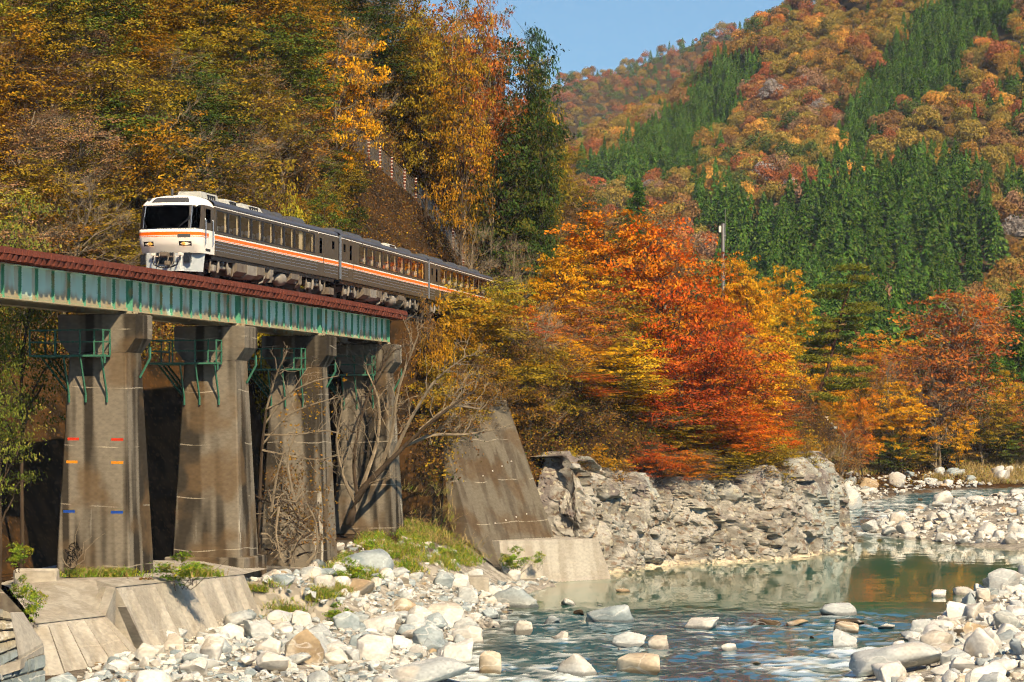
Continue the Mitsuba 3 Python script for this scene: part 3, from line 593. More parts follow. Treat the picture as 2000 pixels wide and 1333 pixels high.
# big boulders that the photograph singles out: (x0, x1, y top, y base) in pixels, rock, label
BIG = [
 (1660, 1850, 1272, 1333, 'rock_grey', 'long flat grey boulder at the right foreground edge of the river'),
 (1604, 1690, 1176, 1206, 'rock_grey', 'smooth grey boulder standing alone in the calm water'),
 (1625, 1688, 945, 1000, 'rock_grey', 'large pale grey boulder beside the upstream rapids under the trees'),
 (1822, 1864, 966, 1000, 'rock_cream', 'cream boulder with dark wet foot in the upstream rapids'),
 (1145, 1245, 1186, 1220, 'rock_blue', 'blue grey boulder in the river left of the middle rapids'),
 (1085, 1170, 1280, 1322, 'rock_cream', 'rounded cream boulder at the water edge in the foreground'),
 (1190, 1296, 1280, 1320, 'rock_tan', 'tan slab boulder lying in the foreground rapids'),
 (1196, 1264, 1238, 1266, 'rock_grey', 'grey egg shaped boulder in the foreground rapids'),
 (1264, 1306, 1244, 1272, 'rock_cream', 'cream stone right of the grey egg shaped boulder'),
 (1338, 1412, 1207, 1232, 'rock_cream', 'cream and rust boulder in the middle of the rapids'),
 (1626, 1676, 1232, 1270, 'rock_grey', 'grey angular boulder in the rapids with a tan slab behind it'),
 (1622, 1680, 1218, 1240, 'rock_tan', 'tan slab behind the grey angular boulder in the rapids'),
 (1630, 1690, 1211, 1226, 'rock_wet', 'dark wet flat rock behind the tan slab in the rapids'),
 (1536, 1580, 1213, 1228, 'rock_tan', 'small brown rock in mid river at the head of the rapids'),
 (1462, 1530, 1214, 1226, 'rock_wet', 'low dark wet rock awash at the head of the rapids'),
 (1818, 1850, 1155, 1170, 'rock_cream', 'flat white stone in the pool near the right bar'),
 (1890, 1935, 1143, 1163, 'rock_cream', 'pale stone at the tip of the right gravel bar'),
 (1860, 1905, 1146, 1166, 'rock_grey', 'grey rounded stone standing in the pool by the right bar'),
 (1930, 2010, 1122, 1170, 'rock_grey', 'big grey boulder on top of the right gravel bar'),
 (1200, 1235, 1152, 1160, 'rock_tan', 'flat stone slab lying in the still pool near the cliff'),
 (660, 790, 1155, 1206, 'rock_blue', 'big smooth blue grey boulder on the left bank by the concrete slab'),
 (810, 930, 1183, 1240, 'rock_cream', 'large pale white boulder with a sharp ridge on the left bar'),
 (955, 1060, 1148, 1190, 'rock_blue', 'dark faced slanting slab rock at the edge of the pool'),
 (700, 785, 1230, 1262, 'rock_cream', 'long rounded cream boulder by the left water channel'),
 (760, 815, 1203, 1235, 'rock_tan', 'rounded tan boulder behind the long cream one'),
 (688, 766, 1262, 1312, 'rock_cream', 'blocky cream boulder with sharp edges in the left foreground'),
 (548, 640, 1265, 1333, 'rock_tan', 'tilted layered brown boulder in the left foreground'),
 (860, 930, 1252, 1302, 'rock_cream', 'blocky pale boulder left of the rapids'),
 (928, 982, 1274, 1320, 'rock_tan', 'greenish tan angular boulder left of the rapids'),
 (760, 920, 1290, 1345, 'rock_grey', 'wide smooth grey boulder at the bottom edge of the picture'),
 (335, 398, 1248, 1282, 'rock_grey', 'grey boulder at the foot of the ribbed concrete revetment'),
 (458, 502, 1240, 1270, 'rock_blue', 'dark grey split boulder beside the small water channel'),
 (880, 950, 1226, 1262, 'rock_grey', 'blue white boulder with flat top on the left bar'),
 (580, 630, 1108, 1132, 'rock_grey', 'pale grey boulder below the driftwood heap'),
 (606, 644, 1095, 1118, 'rock_blue', 'slanting dark grey rock slab below the driftwood heap'),
 (910, 948, 1114, 1140, 'rock_grey', 'square grey block at the foot of the slanting concrete wall'),
 (640, 680, 1105, 1132, 'rock_grey', 'grey boulder in green weeds below the third pier'),
 (665, 745, 1200, 1232, 'rock_tan', 'low tan boulder in front of the big blue grey one'),
 (600, 660, 1200, 1226, 'rock_blue', 'blue grey angular boulder by the reeds on the left bank'),
 (1000, 1040, 1215, 1240, 'rock_cream', 'pale stone at the left edge of the rapids'),
 (1880, 1960, 1262, 1320, 'rock_cream', 'big cream block on the right bar behind the long flat boulder'),
 (1800, 1880, 1250, 1300, 'rock_cream', 'tilted pale slab at the water side of the right bar'),
]
rb = np.random.default_rng(77)
for x0, x1, yt, yb, m, lab in BIG:
    p = GW((x0+x1)/2, yb-3); s_ = p[1]/F; a = (x1-x0)*s_; h = max((yb-yt)*s_, .12)
    i = int(rb.integers(len(BV))); b = a*rb.uniform(.55, .8)
    z = float(np.maximum(zw(p[1]), H(*p) if sdist(river, *p) > 0 else -9))
    if yb < 1145 and x0 < 1000:
        q_ = hit((x0+x1)/2, yb-3); p = q_[:2]; z = q_[2]; s_ = p[1]/F; a = (x1-x0)*s_; h = max((yb-yt)*s_, .12); b = a*.65
    pp = np.array([p[0], p[1]+b*.3])
    k = key('boulder')
    scene[k] = boulder_dict(i, m, T().translate([pp[0], pp[1], z-.22*h+.5*h]).rotate([0, 0, 1], float(rb.uniform(-25, 25))).rotate([0, 1, 0], float(rb.uniform(-8, 8))).scale([a/2, b/2, h*.5*1.4]))
    tag(k, lab, 'boulder'); spots.append((pp[0], pp[1], a/2))
# the bars: boulders by area (pixel outline, count, size range, label, group)
BARS = [
 ([(90, 1430), (230, 1325), (300, 1330), (330, 1275), (500, 1235), (700, 1190), (900, 1180), (1010, 1160), (1000, 1200), (930, 1250), (880, 1340), (800, 1410)], 112, (.42, 1.5), 'on left bar', 'boulders on the left gravel bar', 0),
 ([(2005, 1130), (1975, 1140), (1890, 1175), (1800, 1235), (1730, 1300), (1700, 1420), (2005, 1420)], 72, (.42, 1.5), 'on right bar', 'boulders on the right gravel bar', 0),
 ([(1685, 1036), (1720, 1018), (1790, 1003), (1860, 985), (1985, 966), (2005, 960), (2005, 1072), (1900, 1066), (1810, 1056), (1720, 1046)], 54, (.6, 1.7), 'on upstream bar', 'boulders on the upstream bar', 0),
 ([(1560, 940), (1690, 955), (1850, 945), (2000, 938), (2000, 949), (1880, 956), (1760, 966), (1690, 985), (1640, 1000)], 20, (.8, 2.2), 'on far bank', 'boulders along the far bank', 0),
 ([(880, 1180), (1040, 1165), (1330, 1200), (1600, 1215), (1800, 1230), (1640, 1330), (900, 1333)], 28, (.3, 1.0), 'in lower rapids', 'stones in the lower rapids', 0),
 ([(1640, 1000), (1700, 985), (1880, 958), (1960, 966), (1850, 985), (1700, 1030), (1650, 1045)], 14, (.6, 1.3), 'in upstream rapids', 'rocks in the upstream rapids', 0),
 ([(545, 1140), (620, 1090), (700, 1060), (900, 1085), (945, 1130), (1150, 1120), (1000, 1160), (700, 1180)], 24, (.4, 1.2), 'on weedy bank', 'stones on the weedy bank', 1),
]
BIGXY = [(x0, x1, yt, yb, lab) for x0, x1, yt, yb, m, lab in BIG]
HUE = {'rock_cream': 'cream', 'rock_grey': 'grey', 'rock_blue': 'blue grey', 'rock_tan': 'tan', 'rock_wet': 'dark wet'}
def auto_label(x, y, z, a, h, m, where):
    q = px(np.array([x, y, z])); best = min(BIGXY, key=lambda b: math.hypot((b[0]+b[1])/2-q[0], (b[3]-q[1])*1.6))
    cx_ = (best[0]+best[1])/2; dx, dy = q[0]-cx_, q[1]-best[3]
    size = 'large' if a > 1.5 else 'middling' if a > .9 else 'small'
    rel = ('left of' if dx < 0 else 'right of') if abs(dx) > abs(dy)*1.3 else ('in front of' if dy > 0 else 'behind')
    short = ' '.join(best[4].replace('boulder', 'rock').split()[:3])
    return f"{size} {'flat' if h < a*.5 else 'round' if h < a*.7 else 'upright'} {HUE[m]} stone {where}, {rel} {short}"
def bar_poly(pl, onland):
    return np.array([hit(*p)[:2] for p in pl]) if onland else poly(pl)
LEFT = MB(), MB(), MB(), MB()
for bi, (pl, cnt, (lo, hi), where, grp, onland) in enumerate(BARS):
    pg = bar_poly(pl, onland); r = np.random.default_rng(900+bi); got = 0; tries = 0
    bx0, by0, bx1, by1 = *pg.min(0), *pg.max(0); cand = []
    total = int(cnt*(4.0 if bi in (0, 1, 2, 3) else 1.3))
    while len(cand) < total and tries < 9000:
        tries += 1
        x, y = r.uniform(bx0, bx1), r.uniform(by0, by1)
        if not inside(pg, np.array(x), np.array(y)): continue
        a = lo*.6+(hi-lo*.6)*r.random()**2.4*(1 if tries < 2500 else .5)
        if any((x-q[0])**2+((y-q[1]))**2 < (.60*(a/2+q[2]))**2 for q in spots): continue
        cand.append((a, x, y)); spots.append((x, y, a/2))
    cand.sort(reverse=True)
    for j, (a, x, y) in enumerate(cand):
        wet = sdist(river, x, y) < -.3
        z = zw(y) if wet else float(H(x, y))
        m = ROCKS[int(r.choice(4, p=[.42, .40, .13, .05]))]
        if wet and r.random() < .35: m = 'rock_wet'
        h = a*r.uniform(.42, .85)*(.55 if wet else 1)
        if j < cnt: put_boulder(x, y, z, a, a*r.uniform(.6, .95), h, m, r, auto_label(x, y, z, a, h, m, where), grp, .35, .22)
        else:
            sv = BV[int(r.integers(len(BV)))] if a > .8 else SV[int(r.integers(len(SV)))]; an = r.uniform(0, 6.28); c, s2 = math.cos(an), math.sin(an); vv = sv[0]*[a/2, a*.4, h/2]
            LEFT[ROCKS.index(m) if m in ROCKS else 3].add(np.column_stack([vv[:, 0]*c-vv[:, 1]*s2, vv[:, 0]*s2+vv[:, 1]*c, vv[:, 2]])+[x, y, z+h*.28], sv[1])
for i, m in enumerate(ROCKS):
    if LEFT[i].n: put('rubble', LEFT[i], m, smooth=28, kind='stuff', label='smaller stones between the boulders of the river bars')
# gravel between the boulders
def gravel(name, pls, per, lo, hi, mats, label):
    r = np.random.default_rng(41); parts = [MB() for _ in mats]
    for pl, onland in pls:
        pg = bar_poly(pl, onland); a = .5*abs(np.dot(pg[:, 0], np.roll(pg[:, 1], 1))-np.dot(pg[:, 1], np.roll(pg[:, 0], 1))); n = int(a*per*2.2)
        x, y = r.uniform(pg[:, 0].min(), pg[:, 0].max(), n), r.uniform(pg[:, 1].min(), pg[:, 1].max(), n)
        ok = inside(pg, x, y); x, y = x[ok], y[ok]; z = np.where(sdist(river, x, y) < -.2, zw(y)-.02, H(x, y))
        for q in zip(x, y, z):
            i = int(r.integers(len(mats))); sv = SV[int(r.integers(len(SV)))]; s_ = lo+(hi-lo)*r.random()**2
            an = r.uniform(0, 6.28); c, s2 = math.cos(an), math.sin(an)
            v = sv[0]*np.array([1, r.uniform(.6, 1), r.uniform(.4, .8)])*s_/2
            v = np.column_stack([v[:, 0]*c-v[:, 1]*s2, v[:, 0]*s2+v[:, 1]*c, v[:, 2]])
            parts[i].add(v+np.array([q[0], q[1], q[2]+s_*.12]), sv[1])
    for i, m in enumerate(mats):
        if parts[i].n: put(name, parts[i], m, smooth=30, kind='stuff', label=label)
gravel('gravel', [(BARS[0][0], 0), (BARS[6][0], 1)], 4.6, .14, .55, ['rock_cream', 'rock_grey', 'rock_blue'], 'pale cobbles between the boulders of the left bank')
gravel('gravel', [(BARS[1][0], 0)], 5.0, .14, .55, ['rock_cream', 'rock_grey'], 'pale cobbles between the boulders of the right bar')
gravel('gravel', [(BARS[2][0], 0), (BARS[3][0], 0)], 2.4, .2, .8, ['rock_cream', 'rock_grey'], 'pale cobbles of the upstream bars')

# ---------------------------------------------------------------- water
def rapid(y): return np.clip(sm(139, 130, y)+sm(214, 222, y), 0, 1)
ROCKXY = np.array([q[:3] for q in spots]); RT = cKDTree(ROCKXY[:, :2])
wy = np.concatenate([np.arange(84, 142, .24), np.arange(142, 212, .7), np.arange(212, 310, .35)])
wx = np.arange(-24, 72, .24)
gx_, gy_ = np.meshgrid(wx, wy)
R_ = rapid(gy_)
warp = meshkit.fbm(np.stack([gx_*.35, gy_*.25, 0*gx_], -1), 3, 27)
q1 = np.stack([gx_*1.7+warp*3, gy_*.8, 0*gx_], -1); q2 = np.stack([gx_*4.2, gy_*2.0+warp*4, 0*gx_+3], -1)
rip, fin = meshkit.fbm(q1, 4, 21)-.5, meshkit.fbm(q2, 2, 22)-.5
swell = meshkit.fbm(np.stack([gx_*.28, gy_*.22, 0*gx_], -1), 2, 23)-.5
calm = (meshkit.fbm(np.stack([gx_*.5, gy_*.9, 0*gx_], -1), 3, 24)-.5)*.010+(meshkit.fbm(np.stack([gx_*2.2, gy_*2.6, 0*gx_], -1), 2, 25)-.5)*.008
dr1, _i = RT.query(np.stack([gx_.ravel(), gy_.ravel()+1.2], -1), k=1); dr1 = dr1.reshape(gx_.shape); rr_ = ROCKXY[_i.reshape(gx_.shape), 2]
wake = np.clip(1.35-(dr1-rr_)/1.1, 0, 1)*(dr1 > rr_*.3)              # broken water below each rock
zone_ = sm(.46, .62, meshkit.fbm(np.stack([gx_*.17+7, gy_*.075, 0*gx_+5], -1), 2, 26))
streak = meshkit.fbm(np.stack([gx_*1.1+warp*4, gy_*2.0, 0*gx_+9], -1), 4, 28)
foam = sm(.56, .70, streak+.22*zone_+.16*wake-.10+.25*rip)*(.14+.50*zone_+.42*wake)*R_
foam *= .25+.75*sm(.36, .58, meshkit.fbm(np.stack([gx_*2.6+warp*3, gy_*1.7, 0*gx_+13], -1), 3, 33))
wz_ = zw(gy_)+R_*(rip*.22+fin*.07+swell*.20+foam*.06)+calm*(1-R_)
n1 = meshkit.fbm(np.stack([gx_*.10, gy_*.05, 0*gx_], -1), 3, 30)[..., None]; n2_ = meshkit.fbm(np.stack([gx_*.4, gy_*.2, 0*gx_], -1), 3, 31)[..., None]
deep = np.array([.014, .070, .050])*(1-n1)+np.array([.030, .070, .036])*n1
fast = np.array([.007, .048, .075])*(1-n2_)+np.array([.022, .105, .130])*n2_
wc = deep*(1-R_[..., None])+fast*R_[..., None]
shal = (sm(.50, .64, n1[..., 0])*(1-R_)*.3+np.clip(1-(-sdist(river, gx_, gy_))/2.0, 0, .6)*.6)[..., None].clip(0, 1)
wc = wc*(1-shal)+np.array([.115, .10, .055])*shal
wc = wc*(1-foam[..., None]*.95)+np.array([.80, .87, .86])*foam[..., None]*.95
mat('water_surface', {'type': 'twosided', 'b': {'type': 'principled', 'base_color': {'type': 'mesh_attribute', 'name': 'vertex_color'}, 'roughness': .035, 'eta': 1.33}})
wm_ = MB().grid(np.stack([gx_, gy_, wz_], -1).transpose(1, 0, 2))
put('river_water', wm_, 'water_surface', smooth=True, kind='structure', label='blue green river with white rapids and a still pool', color=wc.transpose(1, 0, 2).reshape(-1, 3))

# ---------------------------------------------------------------- the river cliff
def cliff_fn(p, n, uv):
    a = fbm(p.x*.9+p.z*.5, p.y*.9, p.z*1.5, 4); b = fbm(p.x*3.2, p.y*3.2, p.z*3.4, 3); w_ = fbm(p.x*.22, p.y*.22, p.z*.2, 2)
    c = mix((.37, .355, .315), (.21, .195, .165), smoothstep(.40, .62, a)); c = mix(c, (.34, .37, .35), smoothstep(.50, .66, w_)*.8)
    c = mix(c, (.15, .085, .045), smoothstep(.55, .70, b)*.7)
    c = mix(c, (.15, .125, .12), smoothstep(.52, .68, noise(p.x*.6, p.y*.6, p.z*.4+8)+.2*(b-.5))*smoothstep(1.8, 4.2, p.z)*.75)
    lich = smoothstep(.62, .72, noise(p.x*4.2, p.y*4.2, p.z*4.6)*.6+b*.4); c = mix(c, (.50, .48, .36), lich*.55)
    return mix(c, (.60, .52, .38), smoothstep(.30, .08, p.z+(b-.5)*.9))*(.8+.4*noise(p.x*13, p.y*13, p.z*13))
diff('cliff_rock', cliff_fn)
cf = np.vstack([cliff_foot[0]+[-3.4, 1.9], cliff_foot[0]+[-1.4, .7], cliff_foot]); sl = np.concatenate([[0], np.cumsum(np.hypot(*np.diff(cf, axis=0).T))]); NU, NV = 620, 90
u = np.linspace(0, sl[-1], NU); fx, fy = np.interp(u, sl, cf[:, 0]), np.interp(u, sl, cf[:, 1])
k_ = np.ones(25)/25; fx = np.convolve(np.pad(fx, 12, 'edge'), k_, 'valid'); fy = np.convolve(np.pad(fy, 12, 'edge'), k_, 'valid')
tg = np.stack([np.gradient(fx), np.gradient(fy)], -1); tg /= np.linalg.norm(tg, axis=1, keepdims=True); out = np.stack([tg[:, 1], -tg[:, 0]], -1)
U = u/sl[-1]
ht = np.interp(U, [0, .05, .12, .2, .3, .42, .5, .58, .66, .75, 1], [8.4, 8.2, 7.8, 6.4, 6.4, 6.9, 6.5, 5.8, 4.8, 4.2, 3.5])+nfbm(u, u*0, .35, 3, 4)*1.2
ht *= np.interp(U, [0, .1, .25, .4, .5, .6, 1], [.88, .90, .90, .97, 1.08, 1.12, 1.0])
v = np.linspace(-.08, 1.12, NV)
inw = np.interp(v, [-.08, 0, .12, .35, .6, .85, 1.0, 1.12], [.05, .05, .12, .40, .85, 1.35, 2.3, 5.2])
vz = np.interp(v, [-.08, 0, 1.0, 1.12], [-.6, -.1, 1.0, .98])
pz = np.where(v[None] < 0, v[None]*6, vz[None]*ht[:, None])
pp = np.stack([fx[:, None]-out[:, :1]*inw[None], fy[:, None]-out[:, 1:]*inw[None], pz], -1).reshape(-1, 3)
ug, vg = np.repeat(u, NV), pp[:, 2].copy()
a_ = (meshkit.fbm(pp*.5, 3, 11)-.5)*1.6
base2 = np.stack([ug*.88+vg*.42+a_, vg*.80-ug*.32+a_*.6], -1)   # cells along the dipping bedding
def facet(cnt, seed, amp, tilt, crack, stretch):
    r = np.random.default_rng(seed); q = base2*[stretch, 1]
    c = q[r.choice(len(q), cnt, replace=False)]; d, i = cKDTree(c).query(q, k=2); size = np.median(d[:, 0])
    g = r.normal(size=(cnt, 2))*tilt; e = np.clip(1-(d[:, 1]-d[:, 0])/(size*.35), 0, 1)
    return r.uniform(-1, 1, cnt)[i[:, 0]]*amp+((q-c[i[:, 0]])*g[i[:, 0]]).sum(1)-1.5*crack*e*(r.random(cnt)[i[:, 0]] < .6)
disp = facet(36, 1, .55, .13, .38, .9)+facet(210, 3, .30, .17, .30, 1.0)+facet(1100, 5, .085, .16, .13, .9)+facet(5500, 7, .03, .16, .05, .9)+(meshkit.fbm(pp*3.1, 3, 8)-.5)*.10
fade = np.clip((pp[:, 2]+.45)/.7, .55, 1)*np.clip((1.12-np.tile(v, NU))/.2, 0, 1)
gul = -1.5*np.exp(-((ug-sl[-1]*.40)/.3)**2)*np.clip(pp[:, 2]/2, 0, 1)-1.4*np.exp(-((ug-sl[-1]*.22)/.35)**2)-1.0*np.exp(-((ug-sl[-1]*.10)/.5)**2)
on = np.repeat(out, NV, 0)
fade = fade*(.35+.65*sm(.5, 4.0, ug))
pp[:, :2] += on*(disp*fade+gul*.6*fade)[:, None]
CL = pp.reshape(NU, NV, 3)
put('rock_cliff', MB().grid(CL[::-1]), 'cliff_rock', smooth=25, kind='structure', label='craggy pale rock cliff rising from the pool')
# ---------------------------------------------------------------- concrete works on the left bank
def prism(pts8): return MB().hexa(np.array(pts8, float))
# the slanting retaining wall beyond the last pier
A0, B0 = P(945, 1112, 153.2), P(1108, 1085, 161.5)
D0, C0 = P(868, 862, 157.6), P(985, 770, 166.0)
back = np.array([-5.5, 3.5, 0])
wk = thing('retaining_wall', 'tall slanting concrete wall with rows of white anchor studs beside the rocks', 'retaining wall')
Ab, Bb, Db, Cb = A0+back*[1.25, 1.0, 0], B0+back, D0+back*.9, C0+back*.8
q = np.array([A0, B0, Bb, Ab, D0, C0, Cb, Db]); q[[0, 1, 2, 3], 2] = .2; q_top0, q_top1 = D0, C0
f_ = MB(); NG = 14
def face_grid(a, b, c, d, n=14, j=.05, seed=0):      # a..b bottom, d..c top, slightly uneven
    s, t = np.meshgrid(np.linspace(0, 1, n), np.linspace(0, 1, n), indexing='ij')
    g = (a*(1-s[..., None])+b*s[..., None])*(1-t[..., None])+(d*(1-s[..., None])+c*s[..., None])*t[..., None]
    nn = np.cross(b-a, d-a); nn /= np.linalg.norm(nn); e = (meshkit.fbm(g*.8, 3, seed)-.5)*j; e[0] = e[-1] = 0; e[:, 0] = 0
    return g+nn*e[..., None]
f_.grid(face_grid(q[0], q[1], q[5], q[4])); put('wall_face', f_, 'concrete_mossy', wk, smooth=True)
put('wall_flank', MB().grid(face_grid(q[3], q[0], q[4], q[7], seed=4)).grid(face_grid(q[1], q[2], q[6], q[5], seed=5)).grid(np.array([[q[4], q[7]], [q[5], q[6]]])), 'concrete_mossy', wk)
for r_, tt in ((0, .12), (1, .36), (2, .66)):
    for j in range(4):
        s = .30+.14*j+.03*r_; g = (q[0]*(1-s)+q[1]*s)*(1-tt)+(q[4]*(1-s)+q[5]*s)*tt; nn = np.cross(q[1]-q[0], q[4]-q[0]); nn /= np.linalg.norm(nn)
        put('anchor_stud', MB().tube(np.array([g-nn*.02, g+nn*.05, g+nn*.07]), [.045, .045, .02], 7), 'headrest_cloth', wk)
fo = np.array([P(975, 1092, 155.8), P(1168, 1118, 161.5)]); d = fo[1]-fo[0]; d[2] = 0; d /= np.linalg.norm(d); nn = np.array([-d[1], d[0], 0])
def frf(p): return np.array([fo[0][0], fo[0][1], 0])+p[..., 0:1]*d+p[..., 1:2]*nn+p[..., 2:3]*np.array([0, 0, 1.])
Lf = float(np.hypot(*(fo[1]-fo[0])[:2])); zf0 = (P(975, 1057, 155.8)[2])
put('wall_footing', MB().hexa(frf(np.array([[-.2, -.6, 0], [Lf+.5, -.6, 0], [Lf+.3, 3.5, 0], [0, 3.5, 0], [0, 0, zf0], [Lf, 0, zf0-.1], [Lf-.2, 3.5, zf0-.05], [0, 3.5, zf0]], float))), 'concrete_pale', wk)
lad = thing('iron_ladder', 'rusty black iron ladder standing against the flank of the slanting wall', 'ladder')
l0, l1 = P(846, 1035, 153.0), P(852, 835, 157.0); r0, r1 = P(862, 1030, 153.3), P(868, 835, 157.2)
for a, b in ((l0, l1), (r0, r1)): put('rail', MB().tube([a, b], .055, 5), 'black_steel', lad)
for i in range(14):
    t = (i+.5)/14; put('rung', MB().tube([l0*(1-t)+l1*t, r0*(1-t)+r1*t], .03, 5), 'black_steel', lad)
diff('concrete_dark', lambda p, n, uv: mix(mix((.115, .10, .075), (.20, .175, .13), fbm(p.x*2, p.y*2, p.z*3, 3)), (.36, .33, .27), smoothstep(.9, .0, p.z)))  # dark brown concrete for the rib sides, paler towards the bottom
# ribbed revetment in two steps
def revet(t0, t1, b0, b1, n, label, m='concrete_pale', depth=7.0, rib=.28):
    k = thing('revetment', label, 'revetment', None)
    t0, t1, b0, b1 = map(np.array, (t0, t1, b0, b1)); e = t1-t0; e2 = np.array([-e[1], e[0], 0])/np.hypot(e[0], e[1])
    e2 = e2 if e2[0] < 0 else -e2
    m1 = MB().grid(face_grid(b0, b1, t1, t0, 16, .04))
    tb0, tb1 = t0+e2*.6, t1+e2*.6
    m1.grid(np.array([[t0, tb0], [t1, tb1]]))
    bk0, bk1 = b0+e2*3.5, b1+e2*3.5
    m1.grid(np.array([[b1, bk1], [t1, tb1]])[::-1]).grid(np.array([[b0, bk0], [t0, tb0]]))
    put('face', m1, m, k)
    nn = np.cross(b1-b0, t0-b0); nn /= np.linalg.norm(nn)
    if nn[0] < 0: nn = -nn
    for i in range(n):
        s = (i+.45)/n; w_ = .16/ np.linalg.norm(e); 
        def at(ss, tt, o): return (b0*(1-ss)+b1*ss)*(1-tt)+(t0*(1-ss)+t1*ss)*tt+nn*o
        h = .17
        p8 = [at(s-w_*3.0, 0, -.03), at(s, 0, -.03), at(s, 0, h), at(s-w_*3.0, 0, .004), at(s-w_*3.0, 0.93, -.03), at(s, 0.93, -.03), at(s, 0.93, h*.8), at(s-w_*3.0, 0.93, .004)]
        put('rib', MB().hexa(np.array(p8)), m, k)
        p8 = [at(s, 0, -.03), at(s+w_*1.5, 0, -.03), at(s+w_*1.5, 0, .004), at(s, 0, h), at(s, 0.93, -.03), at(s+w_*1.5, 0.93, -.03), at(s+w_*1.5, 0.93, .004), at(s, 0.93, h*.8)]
        put('rib_side', MB().hexa(np.array(p8)), 'concrete_dark', k, label='dark brown side of a revetment rib')
    return k
def zpt(x, y, z): return P(x, y, (HC-z)*F/(y-HY))
revet(zpt(226, 1147, 2.9), zpt(476, 1122, 2.6), zpt(300, 1290, .1), zpt(522, 1234, .1), 6, 'ribbed pale concrete revetment below the two left piers')
revet(zpt(70, 1219, 1.95), zpt(206, 1203, 1.95), zpt(110, 1372, -.45), zpt(302, 1306, -.1), 4, 'nearer ribbed concrete revetment at the bottom left, in front of the other')
ap = MB()
a, b, c, d_ = zpt(70, 1219, 1.96), zpt(206, 1203, 1.96), zpt(226, 1147, 2.91), zpt(476, 1122, 2.61)
e_, f2 = np.array([-11.2, 124.0, 2.55]), np.array([-24.0, 117.0, 3.0])
s_n = 8
ap.grid(np.array([[a, [-19.6, 105.5, 2.78], f2], [(a+b)/2, [-18.0, 106.2, 2.98], [-19.5, 119.0, 3.07]], [b, [-16.4, 106.6, 3.03], [-16.5, 121.0, 3.09]], [c, [-15.0, 107.0, 3.04], [-14.0, 122.5, 2.98]], [d_, (d_+e_)/2, e_]], dtype=float)[::-1])
ap.hexa(np.array([b+[0, 0, -2], c+[0, 0, -3], c+[-.4, .3, -3], b+[-.4, .3, -2], b, c, c+[-.4, .3, 0], b+[-.4, .3, 0]]))
put('concrete_apron', ap, 'concrete_pale', label='flat cracked concrete apron at the foot of the marked pier', cat='apron')
for (x, w_, o) in ((246, 16, 0), (262, 16, 1)):
    p0 = zpt(x-6, 1186-18*o, 2.3); p1 = zpt(x+42, 1300-10*o, -.1)
    put('step_rib', MB().hexa(np.array([p1+[-.2, 0, 0], p1+[.25, 0, 0], p1+[.2, .5, 0], p1+[-.2, .5, 0], p0+[-.2, 0, 0], p0+[.12, 0, 0], p0+[.12, .5, 0], p0+[-.2, .5, 0]])), 'concrete_pale', 'revetment')
# low slab by the second pier
sb = [zpt(506, 1196, .55), zpt(655, 1172, .6)]; u_ = sb[1]-sb[0]; bk = np.array([-.9, 3.6, 0])
tp = [zpt(506, 1196, .55)+[0, 0, .95], sb[1]+[0, 0, .75]]
put('concrete_slab', MB().hexa(np.array([sb[0]+[0, 0, -.6], sb[1]+[0, 0, -.6], sb[1]+bk+[0, 0, -.6], sb[0]+bk+[0, 0, -.6], tp[0], tp[1], tp[1]+bk, tp[0]+bk])), 'concrete_pale', label='low broken concrete slab beside the footing of the second pier', cat='slab')
put('concrete_slab', MB().box((-3.9, 140.5, .4), (-1.2, 142.5, 1.25)), 'concrete_pale', label='small concrete block in the weeds right of the third pier', cat='slab')
# the wall block left of the first pier
q = np.array([zpt(-60, 1112, 2.8), zpt(88, 1108, 2.85), zpt(88, 1108, 2.85)+[-1.5, 6, 0], zpt(-60, 1112, 2.8)+[-1, 6, 0]])
t_ = np.array([P(-60, 925, q[0][1]+1.3), P(62, 950, q[1][1]+1.2)])
put('abutment_wall', MB().hexa(np.vstack([q+[0, 0, -.3], [t_[0], t_[1], t_[1]+[-1, 4.5, 0], t_[0]+[-1, 4.5, 0]]])), 'concrete_mossy', label='mossy sloping concrete wall at the left edge behind the marked pier', cat='wall')
put('concrete_kerb', MB().box((-19.6, 106.4, 2.6), (-17.9, 107.2, 3.45), None, .08), 'concrete_pale', label='rounded concrete kerb block at the foot of the mossy wall', cat='kerb')
# stone masonry at the bottom left corner
diff('wall_stone', rock_fn((.20, .24, .25), (.13, .16, .17), (.30, .27, .20)))
diff('wall_mortar', (.13, .11, .08))
mw = thing('masonry_wall', 'blue grey rubble stone wall with pale coping at the bottom left corner', 'wall')
def stone_face(a, b, c, d, nx, ny, seed):
    a, b, c, d = map(np.array, (a, b, c, d)); r = np.random.default_rng(seed); nn = np.cross(b-a, d-a); nn /= np.linalg.norm(nn)
    if nn[1] > 0: nn = -nn
    at = lambda s, t: (a*(1-s)+b*s)*(1-t)+(d*(1-s)+c*s)*t
    put('mortar', MB().add(np.array([a, b, c, d])-nn*.05, [[0, 1, 2, 3]]), 'wall_mortar', mw)
    for j in range(ny):
        cut = np.sort(np.concatenate([[0, 1], (np.arange(1, nx)+r.uniform(-.3, .3, nx-1))/nx]))
        for i in range(nx):
            s0, s1, t0, t1 = cut[i]+.006, cut[i+1]-.006, j/ny+.008, (j+1)/ny-.008
            cc = [at(s0, t0), at(s1, t0), at(s1, t1+r.uniform(-.01, .0)), at(s0, t1)]; o = r.uniform(.02, .09)
            mid = sum(cc)/4; inn = [mid+(p-mid)*.78+nn*(o+r.uniform(-.02, .02)) for p in cc]
            v = np.array([p-nn*.06 for p in cc]+inn); put('stone', MB().add(v, [[4, 5, 6, 7], [0, 1, 5, 4], [1, 2, 6, 5], [2, 3, 7, 6], [3, 0, 4, 7]]), 'wall_stone', mw)
w_a, w_b = P(-70, 1320, 84), P(36, 1290, 86.5)
